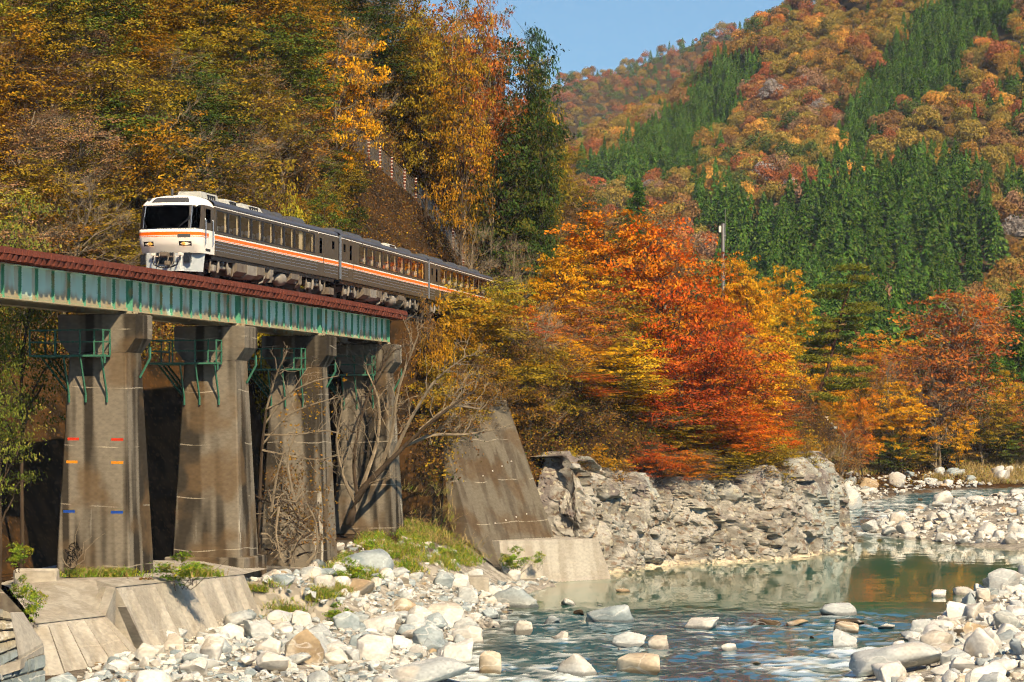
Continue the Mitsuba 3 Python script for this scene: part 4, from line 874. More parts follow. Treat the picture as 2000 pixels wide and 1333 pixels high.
stone_face(w_a+[0, 0, -1.0], w_b+[0, 0, -.2], P(20, 1195, 87.5), P(-70, 1165, 85), 6, 6, 1)
c0, c1, c2 = P(-70, 1160, 86), P(22, 1190, 88), P(86, 1268, 88.5)
put('coping', MB().hexa(np.array([P(-70, 1325, 84)+[0, 0, -.3], P(40, 1290, 86.2)+[0, 0, -.3], P(86, 1262, 90)+[0, 0, -.3], P(-70, 1262, 90)+[0, 0, -.3], P(-70, 1325, 84), P(40, 1290, 86.2), P(86, 1262, 90), P(-70, 1262, 90)])), 'concrete_pale', mw)
put('coping', MB().hexa(np.array([P(20, 1196, 87.5)+[0, 0, -.5], P(36, 1290, 86.6)+[0, 0, -.1], P(84, 1258, 90.2)+[0, 0, -.3], P(45, 1196, 92)+[0, 0, -.5], P(20, 1196, 87.5), P(36, 1292, 86.6)+[0, 0, .15], P(84, 1262, 90.2)+[0, 0, .1], P(45, 1196, 92)])), 'concrete_pale', mw)
stone_face(P(-70, 1400, 83.2), P(86, 1400, 87), P(88, 1276, 88.2), P(-70, 1334, 83.6), 9, 4, 2)
put('stair_wall', MB().hexa(np.array([P(-60, 1290, 90), P(45, 1290, 92), P(45, 1290, 92)+[-1, 3, 0], P(-60, 1290, 90)+[-1, 3, 0], P(-60, 1085, 92), P(46, 1198, 92.2), P(46, 1198, 92.2)+[-1, 3, .3], P(-60, 1085, 92)+[-1, 3, .3]])), 'concrete_mossy', mw)
# ---------------------------------------------------------------- vegetation
mat('leaf', {'type': 'principledthin', 'base_color': {'type': 'mesh_attribute', 'name': 'vertex_color'}, 'roughness': .6, 'spec_trans': 0.0, 'diff_trans': .30, 'eta': 1.35})
diff('bark_pale', lambda p, n, uv: mix((.30, .25, .18), (.16, .125, .085), noise(p.x*5, p.y*5, p.z*3)))
diff('bark_dark', lambda p, n, uv: mix((.085, .062, .042), (.045, .034, .025), noise(p.x*5, p.y*5, p.z*2)))
diff('bark_pine', lambda p, n, uv: mix((.15, .065, .038), (.07, .042, .030), noise(p.x*4, p.y*4, p.z*2)))
PAL = {
 'orange': [(.60, .20, .012), (.62, .26, .015), (.50, .13, .010), (.42, .19, .02)],
 'gold': [(.66, .32, .012), (.68, .38, .02), (.58, .24, .01), (.45, .27, .02)],
 'yellow': [(.68, .40, .015), (.62, .34, .01), (.50, .34, .03), (.36, .30, .03)],
 'red': [(.42, .075, .015), (.47, .115, .016), (.34, .050, .014), (.46, .19, .02)],
 'redorange': [(.60, .13, .012), (.56, .09, .012), (.62, .21, .015), (.42, .10, .015)],
 'rust': [(.36, .105, .025), (.40, .15, .03), (.28, .08, .02), (.42, .19, .03)],
 'brown': [(.24, .115, .030), (.30, .16, .04), (.17, .085, .025), (.34, .19, .035)],
 'olive': [(.27, .20, .020), (.36, .25, .022), (.17, .145, .018), (.42, .26, .02)],
 'darkgold': [(.34, .165, .012), (.42, .23, .016), (.24, .12, .012), (.17, .125, .016)],
 'lime': [(.34, .32, .03), (.44, .37, .03), (.22, .24, .025), (.48, .34, .02)],
 'green': [(.085, .13, .020), (.13, .17, .025), (.055, .095, .016), (.20, .19, .03)],
 'deep': [(.030, .062, .014), (.045, .085, .018), (.075, .10, .02), (.10, .095, .016)],
 'pinkbrown': [(.34, .19, .10), (.27, .14, .07), (.40, .24, .12), (.30, .19, .05)],
 'pine': [(.13, .15, .02), (.18, .19, .022), (.24, .21, .025), (.08, .10, .018)],
 'frond': [(.12, .16, .025), (.17, .20, .03), (.08, .12, .02), (.22, .20, .04)],
 'weed': [(.16, .26, .02), (.22, .30, .03), (.10, .20, .02), (.34, .32, .03)],
 'straw': [(.46, .35, .17), (.36, .26, .11), (.30, .21, .08), (.40, .33, .10)],
 'litter': [(.17, .078, .025), (.24, .12, .03), (.105, .06, .022), (.28, .16, .025), (.09, .075, .018)],
 'cedar': [(.040, .105, .016), (.062, .145, .022), (.085, .165, .026), (.11, .17, .03)],
 'ash': [(.34, .30, .27), (.27, .23, .20), (.40, .36, .33), (.20, .15, .12)],
}
def leaf_quads(r, c, per, spread, size, flat, pal, asp=.6, up=.35, jit=.22):
    """c (n, 3) cluster centres; per leaves each, in a gaussian of the three spreads; diamonds of two triangles."""
    n = len(c); N = n*per
    p = np.repeat(c, per, 0)+r.normal(size=(N, 3))*np.asarray(spread)
    nn = r.normal(size=(N, 3)); nn[:, 2] = np.abs(nn[:, 2])+flat; nn /= np.linalg.norm(nn, axis=1, keepdims=True)
    a = np.cross(nn, r.normal(size=(N, 3))); a /= np.linalg.norm(a, axis=1, keepdims=True); b = np.cross(nn, a)
    s = (size*(.6+.8*r.random(N)))[:, None]
    v = np.stack([p-a*s*.5, p+b*s*asp*.5-nn*s*.06, p+a*s*.5, p-b*s*asp*.5-nn*s*.06], 1).reshape(-1, 3)
    i = np.arange(N)[:, None]*4
    f = np.concatenate([i+[0, 1, 2], i+[0, 2, 3]], 0)
    pal = np.array(pal); k = r.choice(len(pal), n, p=np.array([.36, .28, .2, .16, .1][:len(pal)])/sum([.36, .28, .2, .16, .1][:len(pal)])); kl = r.choice(len(pal), N)
    col = np.where(r.random(N)[:, None] < .7, pal[np.repeat(k, per)], pal[kl])*(1+jit*r.normal(size=(N, 1))).clip(.4, 1.7)
    return v, f, np.repeat(col.clip(.004, .85), 4, 0)
def join(parts):
    v, f, c, n = [], [], [], 0
    for a, b, d in parts: v.append(a); f.append(b+n); c.append(d); n += len(a)
    return np.vstack(v), np.vstack(f), np.vstack(c)
def bend(r, a, b, k=4, wob=.08, sag=0.0):
    t = np.linspace(0, 1, k)[:, None]; L = np.linalg.norm(b-a)
    p = a*(1-t)+b*t+np.array([0, 0, 1])*sag*L*(4*t*(1-t)); p[1:-1] += r.normal(size=(k-2, 3))*wob*L
    return p
def twigs(r, mb, c, d0, n, ln, rad):
    for _ in range(n):
        d = d0+r.normal(size=3)*.45; d /= np.linalg.norm(d)+1e-9
        L = ln*r.uniform(.5, 1.1); m = c+d*L*.5+r.normal(size=3)*L*.06
        mb.tube([c, m, c+d*L+np.array([0, 0, .08*L])], [rad, rad*.75, rad*.35], 3, False)
def make_tree(seed, H_=12.0, R=4.0, pal='olive', f0=.28, clusters=190, per=34, spread=(.32, .32, .10), size=.19, lean=.05, twig=0, limbs=8, trunk=.16, lumps=.35, flat=.6, stems=1, asp=.6, upward=0.0, shape=1.0, bough=8, bs=.20):
    """A crown built in three steps: boughs spread through the crown's volume, sprays round each bough, leaves in each spray."""
    r = np.random.default_rng(seed); wood, fine = MB(), MB()
    cz, rz = H_*(f0+1)/2, H_*(1-f0)/2; nb = max(6, clusters//bough)
    d = r.normal(size=(nb*6, 3)); d /= np.linalg.norm(d, axis=1, keepdims=True)
    lump = .66+.7*lumps*2*(meshkit.fbm(d*1.7+seed*3.1, 3, seed)-.28)
    b = d*((r.random(len(d))**.40)*lump.clip(.35, 1.1))[:, None]
    w = np.clip(1-(b[:, 2]+.2)*.35*shape, .35, 1.2)
    b = b*np.stack([R*w*1.08, R*w*1.08, np.full(len(b), rz*1.08)], -1)+[0, 0, cz]; b = b[b[:, 2] > H_*f0*.8]
    keep = [b[0]]; gap = R*.42
    for q in b[1:]:
        if len(keep) >= nb: break
        if min(np.sum((np.array(keep)-q)**2*[1, 1, 2.2], axis=1)) > gap**2: keep.append(q)
        else: gap *= .997
    b = np.array(keep); nb = len(b); le = np.array([r.normal()*lean*H_, r.normal()*lean*H_, 0]); b += le*(b[:, 2:3]/H_)
    k = np.repeat(np.arange(nb), max(3, clusters//nb)); o = b-[0, 0, cz*.8]; o[:, 2] *= .3; o /= np.linalg.norm(o, axis=1, keepdims=True)+1e-6
    p = b[k]+r.normal(size=(len(k), 3))*[R*bs, R*bs, R*bs*.55]; rr = np.hypot(*(p-b[k])[:, :2].T); p[:, 2] -= rr**2*.12/R*2
    nodes = []
    for sidx in range(stems):
        f_o = r.normal(size=3)*[.35, .35, 0]*(stems > 1)
        tp = np.array([0, 0, H_*(.80 if stems == 1 else r.uniform(.5, .8))])+le+f_o*4
        t = bend(r, f_o-[0, 0, .5], tp, 7, .025); wood.tube(t, np.linspace(trunk, trunk*.22, 7)/(1 if stems == 1 else 1.6), 7); nodes.append(t)
    allt = nodes[:]
    for j, q in enumerate(b):
        t = allt[j % stems]; z = np.clip((q[2]-np.hypot(q[0]-t[3, 0], q[1]-t[3, 1])*.7)/max(t[-1, 2], 1e-3), f0*.5, .97); s_ = z*6; i = int(s_)
        st = t[i]*(1-(s_-i))+t[min(i+1, 6)]*(s_-i); l = bend(r, st, q, 6, .045, .05+upward*.1); wood.tube(l, np.linspace(trunk*.36, trunk*.09, 6)/(1 if stems == 1 else 1.3), 4, False)
    for q, i in zip(p, k):
        a_ = b[i]+(q-b[i])*.05; fine.tube([a_, (a_+q)/2+r.normal(size=3)*.05, q], [trunk*.09, trunk*.06, trunk*.03], 3, False)
        if twig: twigs(r, fine, q-(q-a_)*.3, (q-a_)/(np.linalg.norm(q-a_)+1e-6)*.8+o[i]*.4+[0, 0, .25+upward], twig, R*.26, trunk*.045)
    n = len(p); N = n*per; pa = np.array(PAL[pal]); wts = np.array([.34, .27, .2, .16, .12])[:len(pa)]; wts /= wts.sum()
    kb = r.choice(len(pa), nb, p=wts); kc = np.where(r.random(n) < .65, kb[k], r.choice(len(pa), n, p=wts)); kl = np.where(r.random(N) < .75, np.repeat(kc, per), r.choice(len(pa), N, p=wts))
    sp_ = np.asarray(spread); q = np.repeat(p, per, 0)+r.normal(size=(N, 3))*sp_
    nn = r.normal(size=(N, 3))*.55+np.repeat(o[k], per, 0)*.45; nn[:, 2] = np.abs(nn[:, 2])+flat; nn /= np.linalg.norm(nn, axis=1, keepdims=True)
    a = np.cross(nn, r.normal(size=(N, 3))); a /= np.linalg.norm(a, axis=1, keepdims=True); bb = np.cross(nn, a); s_ = (size*(.6+.8*r.random(N)))[:, None]
    v = np.stack([q-a*s_*.5, q+bb*s_*asp*.5-nn*s_*.06, q+a*s_*.5, q-bb*s_*asp*.5-nn*s_*.06], 1).reshape(-1, 3); i = np.arange(N)[:, None]*4
    col = pa[kl]*(1+.15*r.normal(size=(N, 1))).clip(.5, 1.6)*np.repeat((1+.12*r.normal(size=(n, 1))).clip(.6, 1.4), per, 0)
    wood.add(*fine.get())
    return wood.get(), (v, np.concatenate([i+[0, 1, 2], i+[0, 2, 3]], 0), np.repeat(col.clip(.004, .85), 4, 0))
def make_pine(seed, H_=16.0, R=4.0):
    r = np.random.default_rng(seed); wood = MB(); t = bend(r, np.array([0, 0, -.5]), np.array([.9, 0, H_]), 9, .012); wood.tube(t, np.linspace(.24, .05, 9), 8)
    cs = []
    for z in np.arange(.24, 1.0, .048):
        c = np.array([np.interp(z, np.linspace(0, 1, 9), t[:, i]) for i in range(3)])
        for j in range(int(r.integers(2, 4))):
            an = r.uniform(0, 6.28); L = R*np.interp(z, [.24, .45, .8, 1], [.75, 1.0, .7, .15])*r.uniform(.55, 1.15)
            e = c+np.array([math.cos(an)*L, math.sin(an)*L, r.uniform(-.1, .10)*L]); l = bend(r, c, e, 5, .03, -.05); wood.tube(l, np.linspace(.055, .015, 5), 4, False)
            for q in np.linspace(.3, 1.05, max(3, int(L*2.2))):
                b = c+(e-c)*q; cs.append(b+r.normal(size=3)*[.35, .35, .08]+[0, 0, .12])
                if q > .5: cs.append(b+r.normal(size=3)*[.6, .6, .08]+[0, 0, .1])
    cs = np.array(cs)
    return wood.get(), leaf_quads(r, cs, 46, (.34, .34, .11), .32, .2, PAL['pine'], .36, jit=.25)
def make_cedar(seed, H_=18.0, R=2.6, pal='cedar', n=26, per=26, size=.5):
    r = np.random.default_rng(seed); wood = MB().tube([[0, 0, -.5], [0, 0, H_*.5], [0, 0, H_]], [.22, .15, .03], 6); cs = []
    for z in np.linspace(.10, .99, n):
        L = R*(1-z)**.75*1.25*r.uniform(.75, 1.15)+.1; m = max(3, int(9*(1-z)+3))
        for an in r.uniform(0, 6.28, m):
            for q in (.55, 1.0): cs.append([math.cos(an)*L*q, math.sin(an)*L*q, z*H_-L*q*.25+r.normal()*.2])
    v, f, c = leaf_quads(r, np.array(cs), per, (.30, .30, .30), size, .1, PAL[pal], .35)
    return wood.get(), (v, f, c)
groups = {}
def template(name, wood, leaves, bark, parts=True):
    v, f, c = leaves
    g = {'type': 'shapegroup'}
    if parts and wood is not None: g['trunk'] = mikit.ply(wood, bark, smooth=False)
    g['crown'] = mikit.ply((v, f), 'leaf', color=c)
    scene[name] = g; groups[name] = g
def inst(k, g, to): scene[k] = {'type': 'instance', 'to_world': to, 'ref': {'type': 'ref', 'id': g}}
TH = {}                                              # template -> (height, radius)
def tmpl(name, n=2, bark='bark_dark', **kw):
    for i in range(n):
        g = f'{name}_template_{i}'; wood, lv = make_tree(hash_(name)+i, **kw); template(g, wood, lv, bark)
    TH[name] = (kw.get('H_', 12.0), kw.get('R', 4.0), n)
def hash_(s): return sum((i+1)*ord(c) for i, c in enumerate(s)) % 9973
dense = dict(clusters=270, per=36, size=.235, R=4.6, H_=11)
airy = dict(clusters=240, per=27, size=.215)
tmpl('orange_maple', 2, pal='orange', f0=.2, **dense)
tmpl('gold_tree', 3, pal='gold', f0=.18, **dense)
tmpl('yellow_tree', 2, pal='yellow', f0=.16, **dense)
tmpl('red_maple', 3, pal='red', f0=.26, R=5.0, H_=9.0, clusters=270, per=36, spread=(.36, .36, .13), size=.22, flat=.6, lumps=.55, twig=1, bs=.22)
tmpl('vermilion_maple', 2, pal='redorange', f0=.24, R=4.8, H_=10.0, clusters=260, per=36, spread=(.35, .35, .13), size=.22, flat=.6, lumps=.55, twig=1, bs=.21)
tmpl('rust_tree', 3, pal='rust', f0=.22, twig=2, bark='bark_pale', **airy)
tmpl('lime_tree', 2, pal='lime', f0=.15, twig=1, **airy)
tmpl('olive_tree', 4, pal='olive', f0=.12, twig=2, **airy)
tmpl('darkgold_tree', 4, pal='darkgold', f0=.15, twig=1, spread=(.36, .36, .11), flat=.6, **airy)
tmpl('brown_tree', 3, pal='brown', f0=.12, clusters=200, per=26, size=.15, twig=3, bark='bark_pale', upward=.5)
tmpl('pink_tree', 2, pal='pinkbrown', f0=.1, clusters=200, per=28, size=.16, twig=3, bark='bark_pale', upward=.4)
tmpl('green_tree', 2, pal='green', f0=.12, **airy)
tmpl('deep_tree', 2, pal='deep', f0=.12, clusters=260, per=34, spread=(.42, .42, .10), size=.23, flat=.9)
tmpl('frond_tree', 1, pal='frond', f0=.36, clusters=170, per=34, spread=(.5, .5, .07), size=.16, flat=1.1, H_=9.0, R=3.2)
tmpl('bare_tree', 3, pal='brown', f0=.12, clusters=170, per=4, size=.16, twig=9, bark='bark_pale', upward=.6, trunk=.14)
sh = dict(H_=3.2, R=2.2, f0=.02, trunk=.06, bs=.22)
tmpl('shrub', 3, pal='olive', clusters=90, per=30, spread=(.24, .24, .10), size=.17, stems=4, twig=3, **sh)
tmpl('amber_shrub', 2, pal='darkgold', clusters=90, per=34, spread=(.24, .24, .10), size=.17, stems=4, twig=2, **sh)
tmpl('brown_shrub', 3, pal='litter', clusters=80, per=18, spread=(.3, .3, .14), size=.15, stems=5, twig=6, bark='bark_pale', upward=.4, **sh)
tmpl('green_bush', 2, H_=1.2, R=1.0, pal='weed', f0=.0, clusters=60, per=22, spread=(.12, .12, .06), size=.13, stems=4, trunk=.03)
for i in range(2): template(f'red_pine_template_{i}', *make_pine(31+i), 'bark_pine')
TH['red_pine'] = (16.0, 4.0, 2)
for i in range(3): template(f'cedar_template_{i}', *make_cedar(51+i), 'bark_dark')
TH['cedar'] = (18.0, 2.6, 3)
NAMES = {'orange_maple': 'maple_tree', 'red_maple': 'maple_tree', 'vermilion_maple': 'maple_tree', 'gold_tree': 'broadleaf_tree', 'yellow_tree': 'broadleaf_tree', 'rust_tree': 'broadleaf_tree', 'lime_tree': 'broadleaf_tree', 'olive_tree': 'broadleaf_tree',
         'darkgold_tree': 'broadleaf_tree', 'brown_tree': 'broadleaf_tree', 'pink_tree': 'broadleaf_tree', 'green_tree': 'broadleaf_tree', 'frond_tree': 'broadleaf_tree', 'deep_tree': 'broadleaf_tree', 'bare_tree': 'bare_tree', 'shrub': 'shrub', 'amber_shrub': 'shrub', 'brown_shrub': 'shrub', 'green_bush': 'bush', 'red_pine': 'pine_tree', 'cedar': 'cedar_tree'}
CATS = {'maple_tree': 'maple tree', 'broadleaf_tree': 'tree', 'bare_tree': 'bare tree', 'shrub': 'shrub', 'bush': 'bush', 'pine_tree': 'pine tree', 'cedar_tree': 'conifer'}
rt = np.random.default_rng(2024)
def plant(kind, p, h, rad, label, group=None, rot=None, lean=(0, 0)):
    h0, r0, n = TH[kind]; nm = NAMES[kind]; k = key(nm)
    a = float(rt.uniform(0, 360)) if rot is None else rot
    sh = np.eye(4); sh[0, 2], sh[1, 2] = lean
    to = T().translate([float(v) for v in p]) @ T(sh) @ T().rotate([0, 0, 1], a).scale([rad/r0, rad/r0, h/h0])
    inst(k, f'{kind}_template_{int(rt.integers(n))}', to); tag(k, label, CATS[nm], group); return k
def plant_px(kind, x0, x1, yt, Y, label, group=None, drop=.2, base=None, lean=(0, 0), hmin=1.0, rmul=1.0):
    """A tree whose crown spans the pixels x0..x1 and tops out at yt, standing at the distance Y."""
    x = (x0+x1)/2; X = (x-CX)*Y/F; z = float(ground(np.array([X]), np.array([Y]))[0]) if base is None else base
    h = max(HC+(HY-yt)*Y/F-z, hmin); rad = (x1-x0)/2*Y/F*rmul
    return plant(kind, (X-lean[0]*h*.6, Y-lean[1]*h*.6, z-drop), h*1.02, rad, label, group, lean=lean)
# ---------------------------------------------------------------- trees on the promontory above the cliff
CTR = [
 ('orange_maple', 1085, 1290, 362, 186, 'tall orange tree topping the grove behind the yellow one'),
 ('vermilion_maple', 1205, 1410, 415, 182, 'red orange maple right of the tall orange tree'),
 ('gold_tree', 1035, 1175, 468, 178, 'bright golden tree at the left edge of the grove'),
 ('olive_tree', 1120, 1270, 500, 175, 'olive green tree between the golden and red trees'),
 ('rust_tree', 1060, 1210, 560, 173, 'rust brown tree below the bright golden one'),
 ('yellow_tree', 1120, 1300, 625, 168, 'big yellow green tree in the middle of the grove'),
 ('red_maple', 1265, 1490, 620, 171, 'large scarlet maple leaning over the cliff'),
 ('red_maple', 1220, 1430, 720, 168, 'lower scarlet maple overhanging the rock cliff'),
 ('red_maple', 995, 1190, 742, 163, 'small crimson maple hanging over the slanting concrete wall'),
 ('yellow_tree', 995, 1085, 738, 166, 'small yellow tree just above the slanting concrete wall'),
 ('gold_tree', 1050, 1170, 640, 168, 'golden tree left of the big yellow green tree'),
 ('bare_tree', 955, 1100, 600, 166, 'grey half bare tree right of the end of the train'),
 ('bare_tree', 1010, 1110, 560, 172, 'thin grey bare tree behind the half bare one'),
 ('orange_maple', 1365, 1475, 468, 192, 'orange tree hiding the foot of the steel mast'),
 ('gold_tree', 1395, 1500, 490, 190, 'amber tree below the steel mast'),
 ('gold_tree', 1465, 1580, 498, 194, 'golden tree left of the pine'),
 ('yellow_tree', 1430, 1560, 575, 188, 'yellow tree left of the pine, below the golden one'),
 ('gold_tree', 1390, 1540, 640, 180, 'amber tree just left of the pine trunk'),
 ('vermilion_maple', 1300, 1450, 560, 186, 'orange red maple right of the red orange one'),
 ('bare_tree', 1330, 1500, 610, 183, 'grey bare twiggy tree among the red maples'),
 ('rust_tree', 1430, 1560, 760, 179, 'rusty shrub like tree at the cliff top left of the pine foot'),
 ('red_pine', 1540, 1710, 512, 183, 'tall dark green pine with red trunk leaning at the cliff end'),
 ('orange_maple', 1640, 1745, 630, 205, 'orange tree right behind the pine'),
 ('gold_tree', 1575, 1660, 660, 196, 'golden tree behind the pine trunk'),
 ('bare_tree', 1190, 1330, 790, 165, 'bare grey shrub fanning out over the cliff edge'),
 ('rust_tree', 1340, 1430, 820, 170, 'rusty small tree on the cliff edge'),
 ('olive_tree', 1150, 1260, 790, 167, 'dark olive small tree under the yellow green tree'),
 ('olive_tree', 1480, 1570, 820, 184, 'olive shrub at the foot of the pine'),
 ('lime_tree', 945, 1050, 505, 176, 'light yellow green tree covering the end of the train'),
 ('olive_tree', 1060, 1150, 690, 170, 'olive brown tree left of the big yellow green tree'),
 ('darkgold_tree', 1290, 1400, 660, 188, 'dull gold tree behind the large scarlet maple'),
 ('red_maple', 1290, 1420, 790, 169, 'low scarlet maple whose boughs hang before the cliff'),
 ('vermilion_maple', 1400, 1500, 770, 170, 'rusty red maple hanging over the right half of the cliff'),
 ('red_maple', 1090, 1200, 790, 168, 'low crimson maple right of the slanting wall top'),
 ('yellow_tree', 1130, 1240, 740, 169, 'low yellow tree above the left end of the cliff'),
 ('gold_tree', 1180, 1290, 690, 174, 'golden tree behind the low yellow one'),
 ('orange_maple', 1300, 1400, 680, 178, 'orange tree between the scarlet maples'),
 ('rust_tree', 1490, 1580, 700, 186, 'rust tree right behind the scarlet maple'),
 ('yellow_tree', 1200, 1290, 570, 184, 'yellow tree under the red orange maple'),
 ('orange_maple', 1010, 1110, 600, 176, 'orange brown tree below the golden tree at the left edge of the grove'),
 ('darkgold_tree', 1560, 1660, 780, 190, 'dull gold tree right of the pine foot'),
 ('gold_tree', 1240, 1330, 560, 190, 'golden orange tree between two red maples'),
]
for kd, x0, x1, yt, Y, lab in CTR:
    xm = (x0+x1)/2; Yf = hit(xm, float(np.interp(xm, [1000, 1100, 1200, 1400, 1600], [850, 868, 885, 893, 905])), 158)[1]
    Y = Yf+1.5 if Y <= 171 or kd == 'red_pine' else Yf+2.5+(Y-171)*1.05
    plant_px(kd, x0, x1, yt, Y, lab, 'autumn trees on the rocky promontory', drop=.4, rmul=1.0 if kd == 'red_pine' else 1.3, lean=(.25, -.05) if 'leaning' in lab or 'fanning' in lab else (0, 0))
# ---------------------------------------------------------------- trees of the right bank
RB = [
 ('rust_tree', 1690, 1950, 520, 275, 'broad rust red tree crowning the right bank'),
 ('rust_tree', 1760, 1900, 600, 262, 'rust brown tree in front of the broad rust red one'),
 ('bare_tree', 1740, 1920, 670, 256, 'pale bare tree bending right on the bank'),
 ('bare_tree', 1690, 1800, 660, 268, 'bare grey tree left of the bending one'),
 ('gold_tree', 1690, 1820, 735, 246, 'golden tree above the big pale boulder'),
 ('orange_maple', 1640, 1730, 720, 240, 'orange small tree between the pine and the golden tree'),
 ('gold_tree', 1835, 1910, 765, 258, 'slim golden tree with pale leaning trunk on the right bank'),
 ('yellow_tree', 1925, 1995, 690, 282, 'yellow tree near the right edge of the picture'),
 ('olive_tree', 1900, 2010, 770, 268, 'olive tree at the right edge above the dry grass'),
 ('brown_tree', 1850, 1990, 760, 275, 'brown twiggy tree behind the slim golden one'),
 ('cedar', 1945, 2030, 560, 320, 'narrow dark conifer at the right edge'),
 ('green_tree', 1700, 1790, 830, 250, 'dark green shrubby tree under the golden tree'),
 ('brown_tree', 1590, 1690, 800, 222, 'brown twiggy tree right of the pine foot'),
 ('rust_tree', 1640, 1730, 790, 232, 'rusty low tree behind the big pale boulder'),
 ('olive_tree', 1730, 1830, 850, 262, 'olive undergrowth tree behind the boulders'),
 ('olive_tree', 1660, 1760, 760, 285, 'olive tree behind the orange small tree'),
 ('vermilion_maple', 1870, 1960, 560, 330, 'dark red maple left of the narrow conifer'),
 ('brown_tree', 1960, 2040, 780, 285, 'brown tree cut by the right picture edge'),
 ('green_tree', 1940, 2010, 800, 262, 'green shrubby tree at the right edge'),
]
for kd, x0, x1, yt, Y, lab in RB:
    Y = max(Y, float(np.interp((x0+x1)/2, [1560, 1640, 1700, 1800, 2000], [228, 258, 281, 288, 292]))+max(0, Y-240)*.25)
    plant_px(kd, x0, x1, yt, Y, lab, 'autumn trees on the right bank', drop=.5, rmul=1.15)
# fill of the valley behind: mixed trees, individually placed
rv = np.random.default_rng(8); n_ = 0
for Y in np.arange(300, 344, 9.0):
    for X in np.arange(18, .20*Y, 7.5):
        x_, y_ = X+rv.uniform(-2.5, 2.5), Y+rv.uniform(-3, 3)
        kd = rv.choice(['olive_tree', 'rust_tree', 'brown_tree', 'cedar', 'darkgold_tree', 'lime_tree', 'gold_tree'], p=[.2, .18, .18, .22, .1, .06, .06]); h = rv.uniform(9, 15)
        plant(kd, (x_, y_, float(ground(np.array([x_]), np.array([y_]))[0])-.4), h, h*(.17 if kd == 'cedar' else .33), f"{'tall' if h > 13 else 'short' if h < 11 else 'middling'} {kd.split('_')[0].replace('darkgold', 'dull gold')} tree in the valley wood {'nearer' if Y < 315 else 'farther'} behind the right bank", 'valley wood behind the right bank')
# ---------------------------------------------------------------- the wooded slope on the left
def zone(x, y):
    if x < 230: return [('pink_tree', .20), ('brown_tree', .14), ('olive_tree', .26), ('lime_tree', .12), ('darkgold_tree', .16), ('bare_tree', .08), ('green_tree', .04)]
    if y < 120 and x > 760: return [('orange_maple', .07), ('darkgold_tree', .2), ('deep_tree', .24), ('olive_tree', .3), ('rust_tree', .19)]
    if x > 880: return [('deep_tree', .18), ('brown_tree', .18), ('olive_tree', .36), ('bare_tree', .1), ('darkgold_tree', .18)]
    if y < 90: return [('olive_tree', .3), ('deep_tree', .2), ('darkgold_tree', .28), ('brown_tree', .08), ('gold_tree', .07)]
    return [('darkgold_tree', .20), ('olive_tree', .34), ('brown_tree', .08), ('lime_tree', .07), ('bare_tree', .07), ('green_tree', .12), ('deep_tree', .12)]
rl = np.random.default_rng(12); placed = []
WORD = {'pink_tree': 'pinkish brown twiggy', 'brown_tree': 'brown twiggy', 'olive_tree': 'olive', 'lime_tree': 'yellow green', 'darkgold_tree': 'dull gold', 'bare_tree': 'pale bare', 'gold_tree': 'golden', 'orange_maple': 'orange', 'vermilion_maple': 'dark red', 'deep_tree': 'dark green', 'rust_tree': 'rust red', 'green_tree': 'green'}
pts = []
for y in np.arange(-330, 640, 44):                   # spread evenly over the slope as it is seen, then set on the land itself
    for x in np.arange(-60, 1260, 46):
        x_, y_ = x+rl.uniform(-20, 20), y+rl.uniform(-20, 20); p = hit(x_, y_, 112.0)
        if p[1] > 330: continue
        d_ = float(dtx(p[1])); n2 = (p[0]-tx(p[1]))/math.hypot(d_, 1)
        if n2 > -5.2: continue
        if 560 < x_ < 905 and y_ > 195+max(0, (x_-650)*.83) and not (x_ < 700 and y_ > 345): continue           # the bare netted cutting above the train
        if any((p[0]-q[0])**2+(p[1]-q[1])**2+(p[2]-q[2])**2 < 2.1**2 for q in pts): continue
        pts.append((p[0], p[1], p[2], n2))
for X, Y_, Z, n2 in pts:
    p = (X, Y_); q = px(np.array([X, Y_, Z]))
    edge = n2 > -8.5
    h = rl.uniform(2.6, 4.4) if edge else rl.uniform(5.5, 9.0)*(1 if Y_ < 222 else .6); zs = zone(q[0], q[1]-h*.6*F/Y_); w = np.array([a[1] for a in zs]); kd = zs[int(rl.choice(len(zs), p=w/w.sum()))][0]
    side = 'left of the cab' if q[0] < 270 else 'above the first car' if q[0] < 660 else 'above the rear cars' if q[0] < 960 else 'at the right end'
    tier = 'low' if q[1] > 380 else 'half way up' if q[1] > 150 else 'high up'
    plant(kd, (X, Y_, Z-.4), h, h*rl.uniform(.36, .50), f"{'small' if h < 5 else 'tall' if h > 7.5 else 'middling'} {WORD[kd]} tree {tier} on the wooded slope {side}", 'trees on the wooded slope', lean=(rl.uniform(.05, .35), rl.uniform(-.2, .0)))
